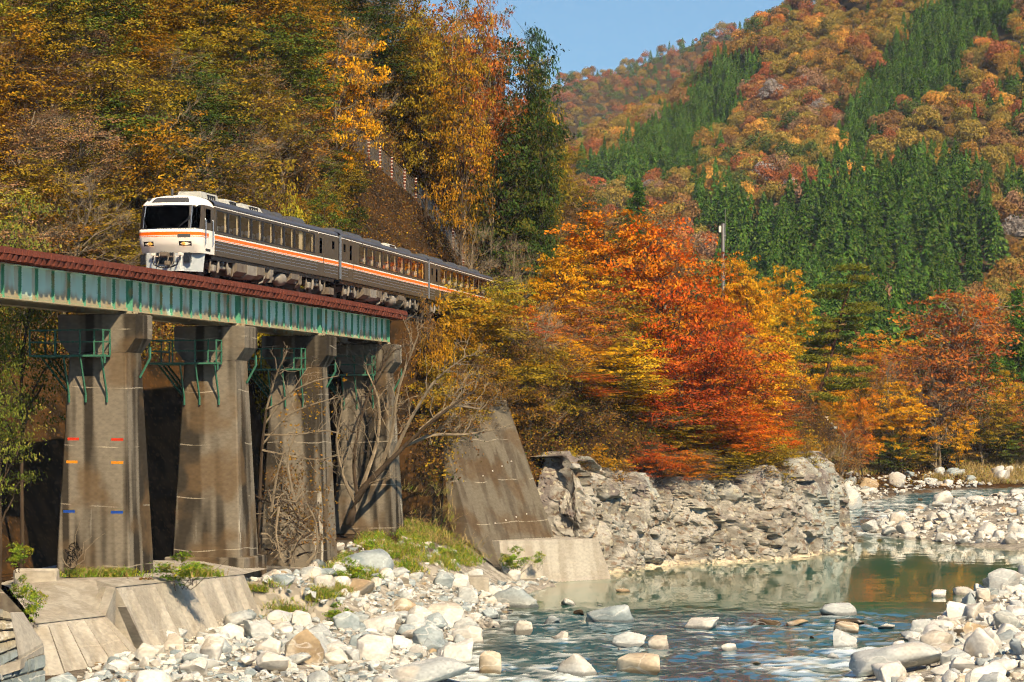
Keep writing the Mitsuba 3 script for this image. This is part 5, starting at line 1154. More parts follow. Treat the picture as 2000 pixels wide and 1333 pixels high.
SPECIAL = [
 ('deep_tree', 985, 1100, -70, 213, 'dark green tree at the right edge of the slope against the sky', 0),
 ('rust_tree', 895, 1010, -110, 207, 'tall rust tree near the top right of the slope', 0),
 ('olive_tree', 830, 950, -110, 203, 'tall olive tree at the top of the slope above the rear cars', 0),
 ('darkgold_tree', 770, 890, -110, 199, 'tall dull gold tree at the top of the slope', 0),
 ('deep_tree', 1020, 1095, 60, 209, 'smaller dark green tree below the one against the sky', 0),
 ('deep_tree', 900, 1100, -40, 210, 'big dark green tree against the sky at the right end of the slope', 0),
 ('rust_tree', 800, 1010, -60, 204, 'big rust orange tree at the top of the slope beside the dark green one', 0),
 ('olive_tree', 980, 1110, 60, 214, 'olive tree whose twigs stand against the blue sky', 0),
 ('deep_tree', 920, 1080, 150, 206, 'dark layered tree below the big dark green one', 0),
 ('darkgold_tree', 830, 960, 60, 196, 'dull gold tree under the big rust orange tree', 0),
 ('brown_tree', 990, 1100, 270, 215, 'brown twiggy tree at the right foot of the slope', 0),
 ('rust_tree', 830, 960, 0, 200, 'rust red tree between the big orange and dark green trees', 0),
 ('olive_tree', 760, 900, -40, 198, 'olive tree left of the big orange tree', 0),
 ('deep_tree', 1000, 1095, 200, 212, 'dark green tree at the edge of the slope under the olive one', 0),
 ('olive_tree', 1030, 1120, 330, 230, 'olive brown tree behind the tall orange tree', 0),
 ('bare_tree', 960, 1070, 430, 200, 'bare pale tree right of the netted cutting', 0),
 ('bare_tree', 860, 990, 400, 188, 'grey bare tree at the lower end of the fence', 0),
 ('gold_tree', 590, 760, 0, 176, 'golden tree with tall pale trunk above the fence', .1),
 ('bare_tree', 560, 760, -20, 175, 'tall pale stemmed tree standing behind the fence', .05),
 ('olive_tree', 470, 640, 270, 152, 'bushy olive tree just above the first car', 0),
 ('lime_tree', 500, 620, 300, 149, 'yellow green bush above the roof of the first car', 0),
 ('green_tree', 590, 700, 320, 156, 'green leafed bush above the second car', 0),
]
for kd, x0, x1, yt, Y, lab, ln in SPECIAL: plant_px(kd, x0, x1, yt, Y, lab, None, drop=.4, rmul=1.12, lean=(ln, 0))
# shrubs between track and river that hide the foot of the train, and on the embankment
rsr = np.random.default_rng(23)
def col_(x, y):
    return ['amber_shrub', 'brown_shrub', 'shrub'][int(rsr.choice(3, p=[.34, .36, .30] if y < 720 else [.15, .5, .35]))]
for y in np.arange(600, 860, 22):
    for x in np.arange(798, 1075, 34):
        x_, y_ = x+rsr.uniform(-14, 14), y+rsr.uniform(-9, 9)
        if y_ > 790 and x_ > 872 and x_ < 985: continue
        p = hit(x_, y_, 152.5)
        if p[1] > 186 or p[1] < 153: continue
        n_tr = (p[0]-tx(p[1]))
        if n_tr < 2.4: continue
        kd = col_(x_, y_); h = rsr.uniform(1.7, 2.9)*(1.25 if y < 660 else 1)
        w_ = {'amber_shrub': 'amber', 'brown_shrub': 'brown', 'shrub': 'olive'}[kd]
        plant(kd, p-[0, 0, .3], h, h*rsr.uniform(.6, .85), f"{'tall' if h > 2.9 else 'low' if h < 2.2 else 'middling'} {w_} shrub on the embankment {'below the rear of the train' if y < 660 else 'above the slanting wall' if x > 880 else 'beside the bridge end'}", 'shrubs on the embankment', lean=(rsr.uniform(-.1, .2), -.1))
for i in range(9):
    t_ = i/8; p = q_top0*(1-t_)+q_top1*t_+back*.12*rsr.uniform(.3, 1.2); kd = col_(900, 760)
    plant(kd, p-[0, 0, .4], rsr.uniform(1.6, 2.6), rsr.uniform(1.2, 1.9), f"{ {'amber_shrub': 'amber', 'brown_shrub': 'brown', 'shrub': 'olive'}[kd]} shrub hanging over the top edge of the slanting wall", 'shrubs over the slanting wall', lean=(.35, -.35))
SHR = [('amber_shrub', 800, 900, 585, 155.6, 'yellow shrub at the end of the bridge girder'), ('brown_shrub', 798, 862, 560, 155.4, 'reddish brown sprig rising in front of the third car'),
       ('shrub', 930, 1030, 545, 170, 'light olive shrub at the tail of the train')]
for kd, x0, x1, yt, Y, lab in SHR: plant_px(kd, x0, x1, yt, Y, lab, None, drop=.3, hmin=1.5, rmul=1.1)
# bushes and low trees along the cliff top, hanging over its edge
rg = np.random.default_rng(17)
EDGE = {'brown_shrub': 'brown', 'shrub': 'olive', 'amber_shrub': 'amber', 'vermilion_maple': 'low red orange', 'orange_maple': 'low orange', 'red_maple': 'low scarlet', 'bare_tree': 'grey leafless', 'olive_tree': 'low olive', 'darkgold_tree': 'low dull gold'}
for i in range(104):
    u_ = (i+rg.uniform(0, 1))/104*.66+.10; j = int(u_*(NU-1)); p = CL[j, NV-8]; o = out[j]; b = rg.choice([.2, 1.4, 2.8, 4.4, 6.0])+rg.uniform(-.4, .6)
    x, y = p[0]-o[0]*b, p[1]-o[1]*b; z = max(float(ground(np.array([x]), np.array([y]))[0]), p[2]-.9 if b < 2 else -9)
    ks = list(EDGE); kd = ks[int(rg.choice(9, p=[.26, .16, .12, .10, .05, .06, .13, .06, .06]))]; tr_ = kd not in ('brown_shrub', 'shrub', 'amber_shrub')
    h = rg.uniform(2.4, 4.2) if tr_ else rg.uniform(1.5, 2.8); l_ = rg.uniform(.1, .55) if b < 3 else 0
    where_ = 'left end' if u_ < .2 else 'middle' if u_ < .42 else 'right end'
    plant(kd, (x, y, z-.35), h, h*rg.uniform(.6, .95), f"{EDGE[kd]} {'tree' if tr_ else 'shrub'} {'hanging over' if b < 2 else 'behind'} the {where_} of the rock cliff top", 'shrubs along the cliff top', lean=(o[0]*l_, o[1]*l_))
# ---------------------------------------------------------------- the far valley sides
def ridge_near(X):
    x = CX+X*F/950.0
    return HC+(HY-np.interp(x, [700, 1100, 1150, 1215, 1280, 1320, 1360, 1380, 1430, 1465, 1530, 1700, 2000, 2400], [380, 335, 292, 257, 227, 202, 177, 142, 117, 82, 42, -60, -260, -420]))*950/F
def ridge_far(X):
    x = CX+X*F/1900.0
    return HC+(HY-np.interp(x, [600, 1000, 1060, 1100, 1150, 1210, 1250, 1280, 1350, 1450, 1530, 1700, 2400], [300, 225, 200, 160, 154, 146, 126, 114, 88, 56, 40, 10, -60]))*1900/F
def hill(X, Y):
    z0 = np.interp(Y, [330, 345, 430, 560], [10.0, 11.5, 21, 36])
    t = np.clip((Y-540)/410, 0, 1)**1.06
    z = z0*(1-t)+ridge_near(X)*t
    z = z+(meshkit.fbm(np.stack([X*.012, Y*.009, 0*X], -1), 3, 31)-.5)*18*np.clip((Y-430)/150, 0, 1)*np.clip((960-Y)/120, 0, 1)
    back = np.clip((Y-960)/110, 0, 1)
    z = z*(1-back)+back*np.interp(Y, [960, 1070], [110, 85])
    t2 = np.clip((Y-1100)/800, 0, 1)
    far = 85*(1-t2)+ridge_far(X)*t2+(meshkit.fbm(np.stack([X*.006, Y*.004, 0*X], -1), 3, 32)-.5)*34*np.clip((Y-1100)/200, 0, 1)*np.clip((1900-Y)/250, 0, 1)
    return np.where(Y > 1070, np.minimum(far, 400-np.clip(Y-1910, 0, None)*.6), z)
def hgrid(x0, x1, y0, y1, st, name, lab):
    gx, gy = np.meshgrid(np.arange(x0, x1, st), np.arange(y0, y1, st)); put(name, MB().grid(np.stack([gx, gy, hill(gx, gy)], -1).transpose(1, 0, 2)), 'soil_far', smooth=True, kind='structure', label=lab)
diff('soil_far', lambda p, n, uv: mix((.060, .048, .022), (.10, .065, .03), fbm(p.x*.1, p.y*.1, p.z*.1, 3)))
hgrid(-120, 330, 343, 1080, 9, 'hillside', 'forested valley side in autumn colours')
hgrid(-120, 560, 1075, 2060, 20, 'far_ridge', 'hazy forested ridge against the sky')
def crown(seed, pal, R=4.0, H_=9.0, lobes=16, per=62, size=.62, asp=.7, wide=1.0):
    r = np.random.default_rng(seed); d = r.normal(size=(lobes, 3)); d[:, 2] = np.abs(d[:, 2])*.9-.15; d /= np.linalg.norm(d, axis=1, keepdims=True)
    c = d*np.array([R*.62*wide, R*.62*wide, H_*.34])*r.uniform(.7, 1.1, (lobes, 1))+[0, 0, H_*.55]
    lr = R*r.uniform(.30, .50, lobes); n = lobes*per
    e = r.normal(size=(n, 3)); e[:, 2] = np.abs(e[:, 2])*1.1-.25; e /= np.linalg.norm(e, axis=1, keepdims=True)
    p = np.repeat(c, per, 0)+e*np.repeat(lr, per)[:, None]*r.uniform(.85, 1.1, (n, 1))
    nn = e+r.normal(size=(n, 3))*.45; nn /= np.linalg.norm(nn, axis=1, keepdims=True); a = np.cross(nn, r.normal(size=(n, 3))); a /= np.linalg.norm(a, axis=1, keepdims=True); b = np.cross(nn, a)
    s = (size*r.uniform(.5, 1.2, n))[:, None]
    v = np.stack([p-a*s*.5, p+b*s*asp*.5-nn*s*.12, p+a*s*.5, p-b*s*asp*.5-nn*s*.12], 1).reshape(-1, 3); i = np.arange(n)[:, None]*4
    P_ = np.array(PAL[pal]); k = r.choice(len(P_), lobes, p=[.4, .3, .2, .1]); col = P_[np.repeat(k, per)]*(1+.20*r.normal(size=(n, 1))).clip(.5, 1.6); g_ = col.mean(1, keepdims=True); col = g_+(col-g_)*.85
    return v, np.concatenate([i+[0, 1, 2], i+[0, 2, 3]], 0), np.repeat(col.clip(.004, .85), 4, 0)
def cone(seed, R=2.7, H_=11.5, pal='cedar', n=460):
    r = np.random.default_rng(seed); z = r.random(n)**.75; rad = R*(1-z)**.8*(1+.18*np.sin(z*40+r.uniform(0, 6)))*r.uniform(.6, 1.05, n); an = r.uniform(0, 6.28, n)
    p = np.stack([rad*np.cos(an), rad*np.sin(an), (.06+.94*z)*H_], -1); o = np.stack([np.cos(an), np.sin(an), 0*an], -1)
    a = o*.75+[0, 0, -.45]+r.normal(size=(n, 3))*.2; a /= np.linalg.norm(a, axis=1, keepdims=True); b = np.cross(a, [0, 0, 1.0]); b /= np.linalg.norm(b, axis=1, keepdims=True); up = np.cross(b, a)
    b = b+up*r.normal(size=(n, 1))*.5; b /= np.linalg.norm(b, axis=1, keepdims=True)
    s = (1.15*(1-.55*z)*r.uniform(.7, 1.2, n))[:, None]
    v = np.stack([p-a*s*.6, p+b*s*.38, p+a*s*.7, p-b*s*.38], 1).reshape(-1, 3); i = np.arange(n)[:, None]*4
    P_ = np.array(PAL[pal]); col = P_[r.choice(len(P_), n)]*(1+.2*r.normal(size=(n, 1))).clip(.5, 1.5)
    return v, np.concatenate([i+[0, 1, 2], i+[0, 2, 3]], 0), np.repeat(col.clip(.003, .8), 4, 0)
FAR = {}
for pal, n_ in (('darkgold', 3), ('olive', 3), ('gold', 2), ('rust', 3), ('brown', 3), ('vermilion', 2), ('green', 2), ('pinkbrown', 2), ('lime', 2), ('ash', 1), ('orange', 2)):
    for i in range(n_):
        g = f'far_{pal}_template_{i}'; template(g, None, crown(hash_(pal)+i, {'vermilion': 'redorange'}.get(pal, pal), wide=1.1 if i % 2 else .95, lobes=14+3*i), None, False); FAR.setdefault(pal, []).append(g)
for i in range(7): g = f'far_conifer_template_{i}'; c_ = cone(70+i, 2.2+.18*i, 12.6-.35*i, n=380+20*i); template(g, None, (c_[0], c_[1], c_[2]*(.72, 1.1, .9, 1.25, .8, 1.0, 1.15)[i]), None, False); FAR.setdefault('conifer', []).append(g)
CONIF = [np.array(q, float) for q in (
    [(1110, 345), (1200, 290), (1260, 240), (1330, 195), (1370, 150), (1400, 110), (1480, 95), (1510, 110), (1430, 235), (1425, 260), (1380, 290), (1340, 330), (1280, 350), (1240, 385), (1180, 370)],
    [(1822, -20), (2010, -20), (1985, 30), (1930, 60), (1895, 100), (1880, 165), (1780, 195), (1715, 260), (1700, 325), (1640, 365), (1560, 440), (1400, 470), (1400, 405), (1500, 425), (1590, 360), (1625, 300), (1640, 255), (1670, 180), (1720, 110)],
    [(1385, 400), (1500, 415), (1650, 365), (1730, 345), (1930, 318), (1905, 375), (1965, 430), (1960, 520), (1890, 570), (1640, 560), (1430, 560)],
    [(1905, 200), (1960, 165), (2010, 100), (2010, 150), (1950, 200)], [(1910, 380), (2010, 360), (2010, 400), (1940, 405)], [(1360, 370), (1395, 370), (1395, 460), (1360, 460)])]
OLIVES = [np.array([(1060, 260), (1500, 20), (1560, 60), (1400, 250), (1100, 350)], float)]
rh = np.random.default_rng(99); trees = []
for Y in np.concatenate([np.arange(352, 560, 6.5), np.arange(560, 965, 4.6), np.arange(1120, 1910, 11.0)]):
    st = (5.4 if Y < 560 else 4.7) if Y < 1000 else 9.0
    for X in np.arange(max(-.004*Y, 2) if Y < 1000 else 4, .203*Y, st):
        x, y = X+rh.uniform(-.45, .45)*st, Y+rh.uniform(-.45, .45)*st; trees.append((x, y))
trees = np.array(trees)
q0 = px(np.column_stack([trees, hill(trees[:, 0], trees[:, 1])+5])); m_ = np.zeros(len(trees), bool)
for pl in CONIF: m_ |= inside(pl, q0[:, 0], q0[:, 1])
m_ &= (trees[:, 1] < 1000) & (q0[:, 1] < 400); trees = np.vstack([trees, trees[m_]+rh.uniform(-2.6, 2.6, (m_.sum(), 2))]); tz = hill(trees[:, 0], trees[:, 1]); tq = px(np.column_stack([trees, tz+5]))
val = meshkit.fbm(np.column_stack([tq/95.0, np.zeros(len(tq))]), 3, 61); val2 = meshkit.fbm(np.column_stack([tq/60.0, np.ones(len(tq))]), 3, 62)
con = np.zeros(len(tq), bool)
for pl in CONIF: con |= inside(pl, tq[:, 0]+rh.normal(size=len(tq))*5, tq[:, 1]+rh.normal(size=len(tq))*5)
con &= (trees[:, 1] < 1000)
con |= (trees[:, 1] > 1000) & (rh.random(len(tq)) < .42*(val2 > .45))
con |= (trees[:, 1] < 1000) & (trees[:, 1] > 640) & (rh.random(len(tq)) < .03)
con |= (trees[:, 1] < 560) & (rh.random(len(tq)) < .62) & (tq[:, 0] < 1900)
order = np.argsort(trees[:, 1]); nC = nB = 0
HUES = {'darkgold': 'dull gold', 'olive': 'olive', 'gold': 'golden', 'rust': 'rust brown', 'brown': 'brown', 'vermilion': 'red orange', 'green': 'green', 'pinkbrown': 'pinkish brown', 'lime': 'yellow green', 'ash': 'pale grey leafless', 'orange': 'orange', 'conifer': 'dark green'}
for i in order:
    (x, y), z, (qx, qy) = trees[i], tz[i], tq[i]
    far_ = y > 1000
    if qx < 1010 or qx > 2030 or qy < -60: continue
    if con[i]: kd = 'conifer'; f_ = .72 if qy < 330 else 1.0; sc = (rh.uniform(.75, 1.05)*f_, rh.uniform(.65, 1.2)*f_)
    else:
        q = rh.random(); v = val[i]
        if far_: ks = ['olive', 'brown', 'rust', 'darkgold', 'green', 'pinkbrown']; w = [.2, .25, .2, .15, .15, .05]
        elif qy < 130+.2*(qx-1500): ks = ['darkgold', 'olive', 'gold', 'rust', 'brown', 'orange', 'green']; w = [.30, .34, .08, .08, .10, .03, .07]
        elif v < .46: ks = ['rust', 'brown', 'pinkbrown', 'olive', 'vermilion', 'ash', 'green']; w = [.16, .28, .18, .22, .03, .03, .12]
        elif v < .56: ks = ['darkgold', 'olive', 'rust', 'brown', 'gold', 'green', 'pinkbrown']; w = [.22, .34, .09, .16, .03, .12, .05]
        else: ks = ['darkgold', 'gold', 'olive', 'rust', 'vermilion', 'lime', 'green']; w = [.24, .09, .36, .08, .03, .06, .14]
        kd = ks[int(rh.choice(len(ks), p=np.array(w)/sum(w)))]; s_ = .42+.68*rh.random()**1.4*(1.25 if far_ else 1); sc = (s_, s_*rh.uniform(.85, 1.1))
    g = FAR[kd][int(rh.integers(len(FAR[kd])))]
    to = T().translate([float(x), float(y), float(z)-.5]).rotate([0, 0, 1], float(rh.uniform(0, 360))).scale([sc[0], sc[0], sc[1]])
    vis = y < 1000 and 1040 < qx < 1995 and 10 < qy < 640
    seen = vis and qy < np.interp(qx, [1040, 1100, 1180, 1300, 1420, 1500, 1600, 1700, 1950, 2000], [260, 380, 350, 400, 470, 480, 500, 520, 560, 620])
    cell_ = f"{'topmost' if qy < 90 else 'upper' if qy < 190 else 'middle' if qy < 290 else 'lower' if qy < 390 else 'lowest'} hillside {'below the far ridge' if qx < 1210 else 'above the red orange maple' if qx < 1370 else 'above the mast' if qx < 1480 else 'above the golden trees' if qx < 1610 else 'above the pine' if qx < 1740 else 'above the rust red tree' if qx < 1880 else 'near the right edge'}"
    if kd == 'conifer' and seen and nC < 240 and rh.random() < (1 if y < 640 else .35):
        k = key('conifer'); nC += 1; inst(k, g, to); tag(k, f"{'tall' if sc[1] > 1.02*f_ else 'short' if sc[1] < .82*f_ else 'middling'} conifer on the {cell_}", 'conifer', 'conifers on the hillside')
    elif kd != 'conifer' and seen and nB < 260 and rh.random() < .42:
        k = key('hillside_tree'); nB += 1; inst(k, g, to); tag(k, f"{'broad' if sc[0] > 1.1 else 'small' if sc[0] < .8 else 'round'} {HUES[kd]} tree on the {cell_}", 'tree', 'broadleaf trees on the hillside')
    else:
        nm = ('ridge_forest' if far_ else 'conifer_forest' if kd == 'conifer' else 'broadleaf_forest'); k = key('_'+nm); inst(f"{nm}__{int(used['_'+nm]):03d}", g, to)
        if nm not in labels: tag(nm, {'ridge_forest': 'mixed forest covering the hazy far ridge', 'conifer_forest': 'rest of the dark green conifer plantations', 'broadleaf_forest': 'rest of the autumn forest on the hillside'}[nm], None, None, 'stuff')
# ---------------------------------------------------------------- ground cover
def blades(r, c, n, ln, wd, pal, spread, lean=.5):
    N = len(c)*n; p = np.repeat(c, n, 0)+np.column_stack([r.normal(size=(N, 2))*spread, np.zeros(N)])
    d = np.column_stack([r.normal(size=(N, 2))*lean, np.ones(N)]); d /= np.linalg.norm(d, axis=1, keepdims=True); L = (ln*r.uniform(.5, 1.2, N))[:, None]
    s = np.column_stack([r.normal(size=(N, 2)), np.zeros(N)]); s /= np.linalg.norm(s, axis=1, keepdims=True)
    m = p+d*L*.55; tip = p+d*L+np.column_stack([d[:, :2]*L*.5, -np.abs(r.normal(size=N))*.15*L[:, 0]])
    v = np.stack([p-s*wd*.5, p+s*wd*.5, m+s*wd*.4, m-s*wd*.4, tip], 1).reshape(-1, 3); i = np.arange(N)[:, None]*5
    P_ = np.array(PAL[pal]); col = P_[r.choice(len(P_), N)]*(1+.2*r.normal(size=(N, 1))).clip(.5, 1.5)
    return v, np.concatenate([i+[0, 1, 2], i+[0, 2, 3], i+[3, 2, 4]], 0), np.repeat(col.clip(.004, .8), 5, 0)
def put_leaves(name, parts, label=None, cat=None, kind=None, parent=None, group=None):
    v, f, c = join(parts) if isinstance(parts, list) else parts
    k = key(name, parent); scene[k] = mikit.ply((v, f), 'leaf', color=c)
    if label: tag(k, label, cat, group, kind)
    elif kind: tag(k, None, None, None, kind)
    return k
ru = np.random.default_rng(55)
c = []
for y in np.arange(-60, 705, 7.5):
    for x in np.arange(-10, 1090, 9):
        if y > 560 and not (x < 420): continue
        p = hit(x+ru.uniform(-5, 5), y+ru.uniform(-4, 4), 112.0) if y < 640 else hit(x+ru.uniform(-5, 5), y+ru.uniform(-4, 4), 118.0)
        if p[1] > 270 or p[2] < 3.2: continue
        if p[0]-tx(p[1]) > -4.0: continue
        if 560 < x < 905 and y > 225+max(0, (x-650)*.83) and y > 225 and not (x < 690 and y > 330): continue
        c.append(p)
c = np.array(c)
sel = ru.random(len(c))
parts = [leaf_quads(ru, c[(sel > a) & (sel <= b)]+[0, 0, .15], 16, (.5, .5, .22), .16, .3, PAL[p]) for a, b, p in ((0, .3, 'litter'), (.3, .52, 'olive'), (.52, .72, 'darkgold'), (.72, .86, 'brown'), (.86, 1, 'green'))]
put_leaves('undergrowth', parts, 'tangled brown and olive undergrowth covering the wooded slope', None, 'stuff')
tw = MB(); sub = c[ru.random(len(c)) < .30]
for q in sub:
    d = np.array([ru.normal()*.5+.25, ru.normal()*.4-.15, 1.0]); d /= np.linalg.norm(d); L = ru.uniform(.6, 2.0); s_ = np.array([ru.normal()*.1, ru.normal()*.1, 0])
    tw.tube([q, q+d*L*.5+s_, q+d*L+s_*2], [.016, .012, .005], 3, False)
put('brushwood', tw, 'bark_pale', kind='stuff', label='thin pale stems and brushwood standing in the undergrowth')
# promontory floor, embankment and right bank
c = []
for y in np.arange(560, 960, 8):
    for x in np.arange(790, 2010, 10):
        p = hit(x+ru.uniform(-5, 5), y+ru.uniform(-4, 4), 152.0)
        if p[1] > 338 or sdist(river, p[0], p[1]) < 2.5 or p[0]-tx(min(p[1], 260)) < 2.2: continue
        if p[1] < 172 and p[2] < 4 and x > 930: continue
        c.append(p)
c = np.array(c); sel = ru.random(len(c))
parts = [leaf_quads(ru, c[(sel > a) & (sel <= b)]+[0, 0, .15], 18, (.5, .5, .25), .16, .3, PAL[p]) for a, b, p in ((0, .45, 'litter'), (.45, .65, 'olive'), (.65, .8, 'brown'), (.8, .9, 'deep'), (.9, 1, 'darkgold'))]
put_leaves('undergrowth', parts, 'brown leaf litter and low undergrowth beneath the grove', None, 'stuff')
# dead vines hanging on the netted cutting above the train
diff('vine_bark', (.13, .105, .08))
vn = MB(); c = []
for y in np.arange(235, 520, 5):
    for x in np.arange(600, 910, 6):
        p = hit(x+ru.uniform(-4, 4), y+ru.uniform(-3, 3), 130.0); n2 = p[0]-tx(p[1])
        if -17 < n2 < -3.4: c.append(p)
c = np.array(c)
for q in c[ru.random(len(c)) < .75]:
    L = ru.uniform(.5, 1.5); e = q+np.array([ru.normal()*.12, ru.normal()*.1-.1, -L*.85]); g_ = float(ground(e[:1], e[1:2])[0]); e[2] = max(e[2], g_+.08)
    vn.tube([q+[0, 0, .10], (q+e)/2+[.12, -.14, .12], e+[.08, -.1, .05]], [.014, .012, .007], 3, False)
put('dead_vine', vn, 'vine_bark', kind='stuff', label='dry grey vines hanging over the netted cutting')
sel = ru.random(len(c))
put_leaves('creeper', [leaf_quads(ru, c[(sel > a) & (sel <= b)]+[0, -.05, .1], 7, (.35, .35, .22), .14, .2, PAL[p]) for a, b, p in ((0, .34, 'litter'), (.34, .44, 'brown'), (.44, .52, 'darkgold'), (.52, .58, 'olive'))], 'withered orange and brown creeper leaves on the netted cutting', None, 'stuff')

# ---------------------------------------------------------------- the rockfall fence
fk = thing('rockfall_fence', 'rusty rockfall fence with wire mesh running down the slope above the train', 'fence')
diff('rust_post', (.16, .045, .025))
FT = [(560, 236), (585, 232), (612, 228), (640, 227), (660, 230), (690, 245), (720, 262), (742, 283), (765, 303), (790, 325), (812, 343), (833, 370), (850, 392), (868, 414), (885, 440), (905, 474)]
base = [hit(x, y+46, 128.0) for x, y in FT]; base = np.array(base)
for i in range(1, len(base)-1):                      # one even line along the crest
    base[i, 1] = .5*base[i, 1]+.25*(base[i-1, 1]+base[i+1, 1])
base[:, 0] = (np.array([f[0] for f in FT])-CX)*base[:, 1]/F; base[:, 2] = [min(HC+(HY-f[1]-46)*b[1]/F, 99) for f, b in zip(FT, base)]
top = base+[0, 0, 1.5]
for a, b in zip(base, top):
    pk = put('post', MB().box((a[0]-.07, a[1]-.07, a[2]-1.2), (a[0]+.07, a[1]+.07, b[2]+.05)), 'rust_post', fk)
    wm = MB()
    for z in np.linspace(a[2]+.1, b[2], 7): wm.box((a[0]-.07, a[1]-.075, z-.03), (a[0]+.10, a[1]-.05, z+.03))
    put('clip', wm, 'headrest_cloth', pk, kind='stuff')
for i in range(len(base)-1):
    m = MB(); a, b, t0, t1 = base[i], base[i+1], top[i], top[i+1]
    for q in np.arange(0, 1, .09):
        for s_, e_ in (((a, q), (1,)), ((b, q), (-1,))):
            p0 = (a*(1-q)+b*q) if e_[0] == 1 else (b*(1-q)+a*q); r_ = min(1-q, .62); p1 = (t0*(1-q-r_)+t1*(q+r_)) if e_[0] == 1 else (t1*(1-q-r_)+t0*(q+r_))
            p1 = p0+(p1-p0)*(r_/.62); m.tube([p0, p1], .018, 3, False)
    for z in np.linspace(0, 1, 6): m.tube([a*(1-z)+t0*z, b*(1-z)+t1*z], .02, 3, False)
    put('wire_mesh', m, 'steel', fk)
    put('top_cable', MB().tube([t0, t1], .04, 5), 'black_steel', fk)
# ---------------------------------------------------------------- steel mast behind the grove
mz = P(1412, 490, 262); mk = thing('radio_mast', 'slim grey steel mast with antenna boxes behind the autumn trees', 'mast')
gz_ = float(ground(mz[:1], mz[1:2])[0])
put('pole', MB().tube([[mz[0], 262, gz_-.5], [mz[0], 262, P(0, 437, 262)[2]]], [.20, .17], 10), 'steel', mk, smooth=30)
put('antenna', MB().tube([[mz[0]+.22, 262, P(0, 470, 262)[2]], [mz[0]+.22, 262, P(0, 408, 262)[2]]], .03, 5), 'steel', mk)
put('antenna_box', MB().box((mz[0]-.42, 261.7, P(0, 455, 262)[2]), (mz[0]-.2, 262.1, P(0, 442, 262)[2]), None, .03), 'headrest_cloth', mk)
put('bracket', MB().box((mz[0]+.1, 261.9, P(0, 462, 262)[2]), (mz[0]+.3, 262, P(0, 460, 262)[2])).box((mz[0]-.25, 261.9, P(0, 446, 262)[2]), (mz[0], 262, P(0, 445, 262)[2])), 'steel', mk)

# ---------------------------------------------------------------- leafless tree before the last pier, driftwood, bare branches
def px_branch(pts, Y0, Y1): 
    t = np.linspace(0, 1, len(pts)); return np.array([P(x, y, Y0+(Y1-Y0)*q) for (x, y), q in zip(pts, t)])
def limb(mb, p, r0, r1, n=6, k=10):
    t = np.linspace(0, len(p)-1, k); q = np.stack([np.interp(t, range(len(p)), p[:, i]) for i in range(3)], -1); q[1:-1] = .5*q[1:-1]+.25*(q[:-2]+q[2:]); mb.tube(q, np.linspace(r0, r1, k), n); return q
def sprout(r, mb, q, r0, depth, L, up=.3, out=None):
    if depth == 0: return
    for i in range(2, len(q)):
        for _ in range(1 if depth < 2 else 2):
            if r.random() < .35: continue
            d = (q[i]-q[i-1]); d /= np.linalg.norm(d)+1e-9
            d = d*.7+r.normal(size=3)*[.55, .4, .5]+[0, 0, up]; 
            if out is not None: d += out
            d /= np.linalg.norm(d); l = L*r.uniform(.5, 1.1)*(1-.4*i/len(q))
            e = q[i]+d*l; b = bend(r, q[i], e, 5, .05, .06); mb.tube(b, np.linspace(r0, r0*.35, 5), 4 if depth > 1 else 3, False)
            sprout(r, mb, b, r0*.5, depth-1, L*.52, up, out)
rd = np.random.default_rng(64)
bt = thing('bare_tree', 'dark leafless tree with spreading twigs growing in front of the last pier', 'bare tree')
mb = MB(); brs = []
b0 = P(683, 1020, 147); 
L1 = limb(mb, px_branch([(683, 1025), (690, 985), (706, 955), (748, 915), (790, 872), (848, 815), (925, 765)], 147, 146), .26, .05); 
put('trunk', mb, 'bark_dark', bt, smooth=True)
L2 = [[(698, 968), (688, 905), (700, 830), (728, 745), (765, 690)], [(735, 928), (768, 855), (772, 770), (800, 700), (815, 660)], [(790, 872), (845, 848), (905, 850), (955, 842)], [(765, 898), (800, 820), (850, 740), (905, 700)], [(820, 842), (880, 790), (940, 800)], [(693, 980), (668, 930), (655, 860), (668, 800)], [(706, 955), (740, 860), (742, 780), (705, 700)]]
for i, pl in enumerate(L2):
    m2 = MB(); q = limb(m2, px_branch(pl, 146.8, 145.2 if i % 2 else 148.6), .12, .035, 5); sprout(rd, m2, q, .035, 3, 2.1, .25); put('limb', m2, 'bark_pale' if i else 'bark_dark', bt)
m2 = MB(); sprout(rd, m2, L1, .04, 3, 2.3, .3); put('twig_crown', m2, 'bark_pale', bt)
cl_ = np.array([P(rd.uniform(740, 960), rd.uniform(700, 860), rd.uniform(145, 148)) for _ in range(46)])
put_leaves('last_leaves', leaf_quads(rd, cl_, 9, (.3, .3, .2), .13, .3, PAL['litter']), parent=bt)
bt = thing('bare_tree', 'pale leafless branches reaching right across the third pier', 'bare tree')
r0_ = P(505, 1000, 128.5); m2 = MB(); limb(m2, np.array([[r0_[0], r0_[1], 2.0], P(508, 960, 128.5), P(512, 870, 128), P(520, 800, 127.6)]), .10, .06); put('trunk', m2, 'bark_dark', bt)
for pl in ([(512, 870), (560, 810), (610, 790), (665, 775)], [(516, 830), (560, 770), (610, 745), (660, 735)], [(514, 850), (580, 850), (640, 840), (668, 850)], [(520, 800), (540, 730), (560, 690)], [(512, 880), (560, 890), (620, 900), (660, 890)], [(520, 800), (560, 780), (600, 720)]):
    m2 = MB(); q = limb(m2, px_branch(pl, 128, 127), .055, .02, 5); sprout(rd, m2, q, .02, 2, 1.2, .15); put('limb', m2, 'bark_pale', bt)
cl_ = np.array([P(rd.uniform(540, 670), rd.uniform(740, 900), rd.uniform(126.5, 128)) for _ in range(26)])
put_leaves('last_leaves', leaf_quads(rd, cl_, 9, (.25, .25, .12), .13, .3, PAL['darkgold']), parent=bt)
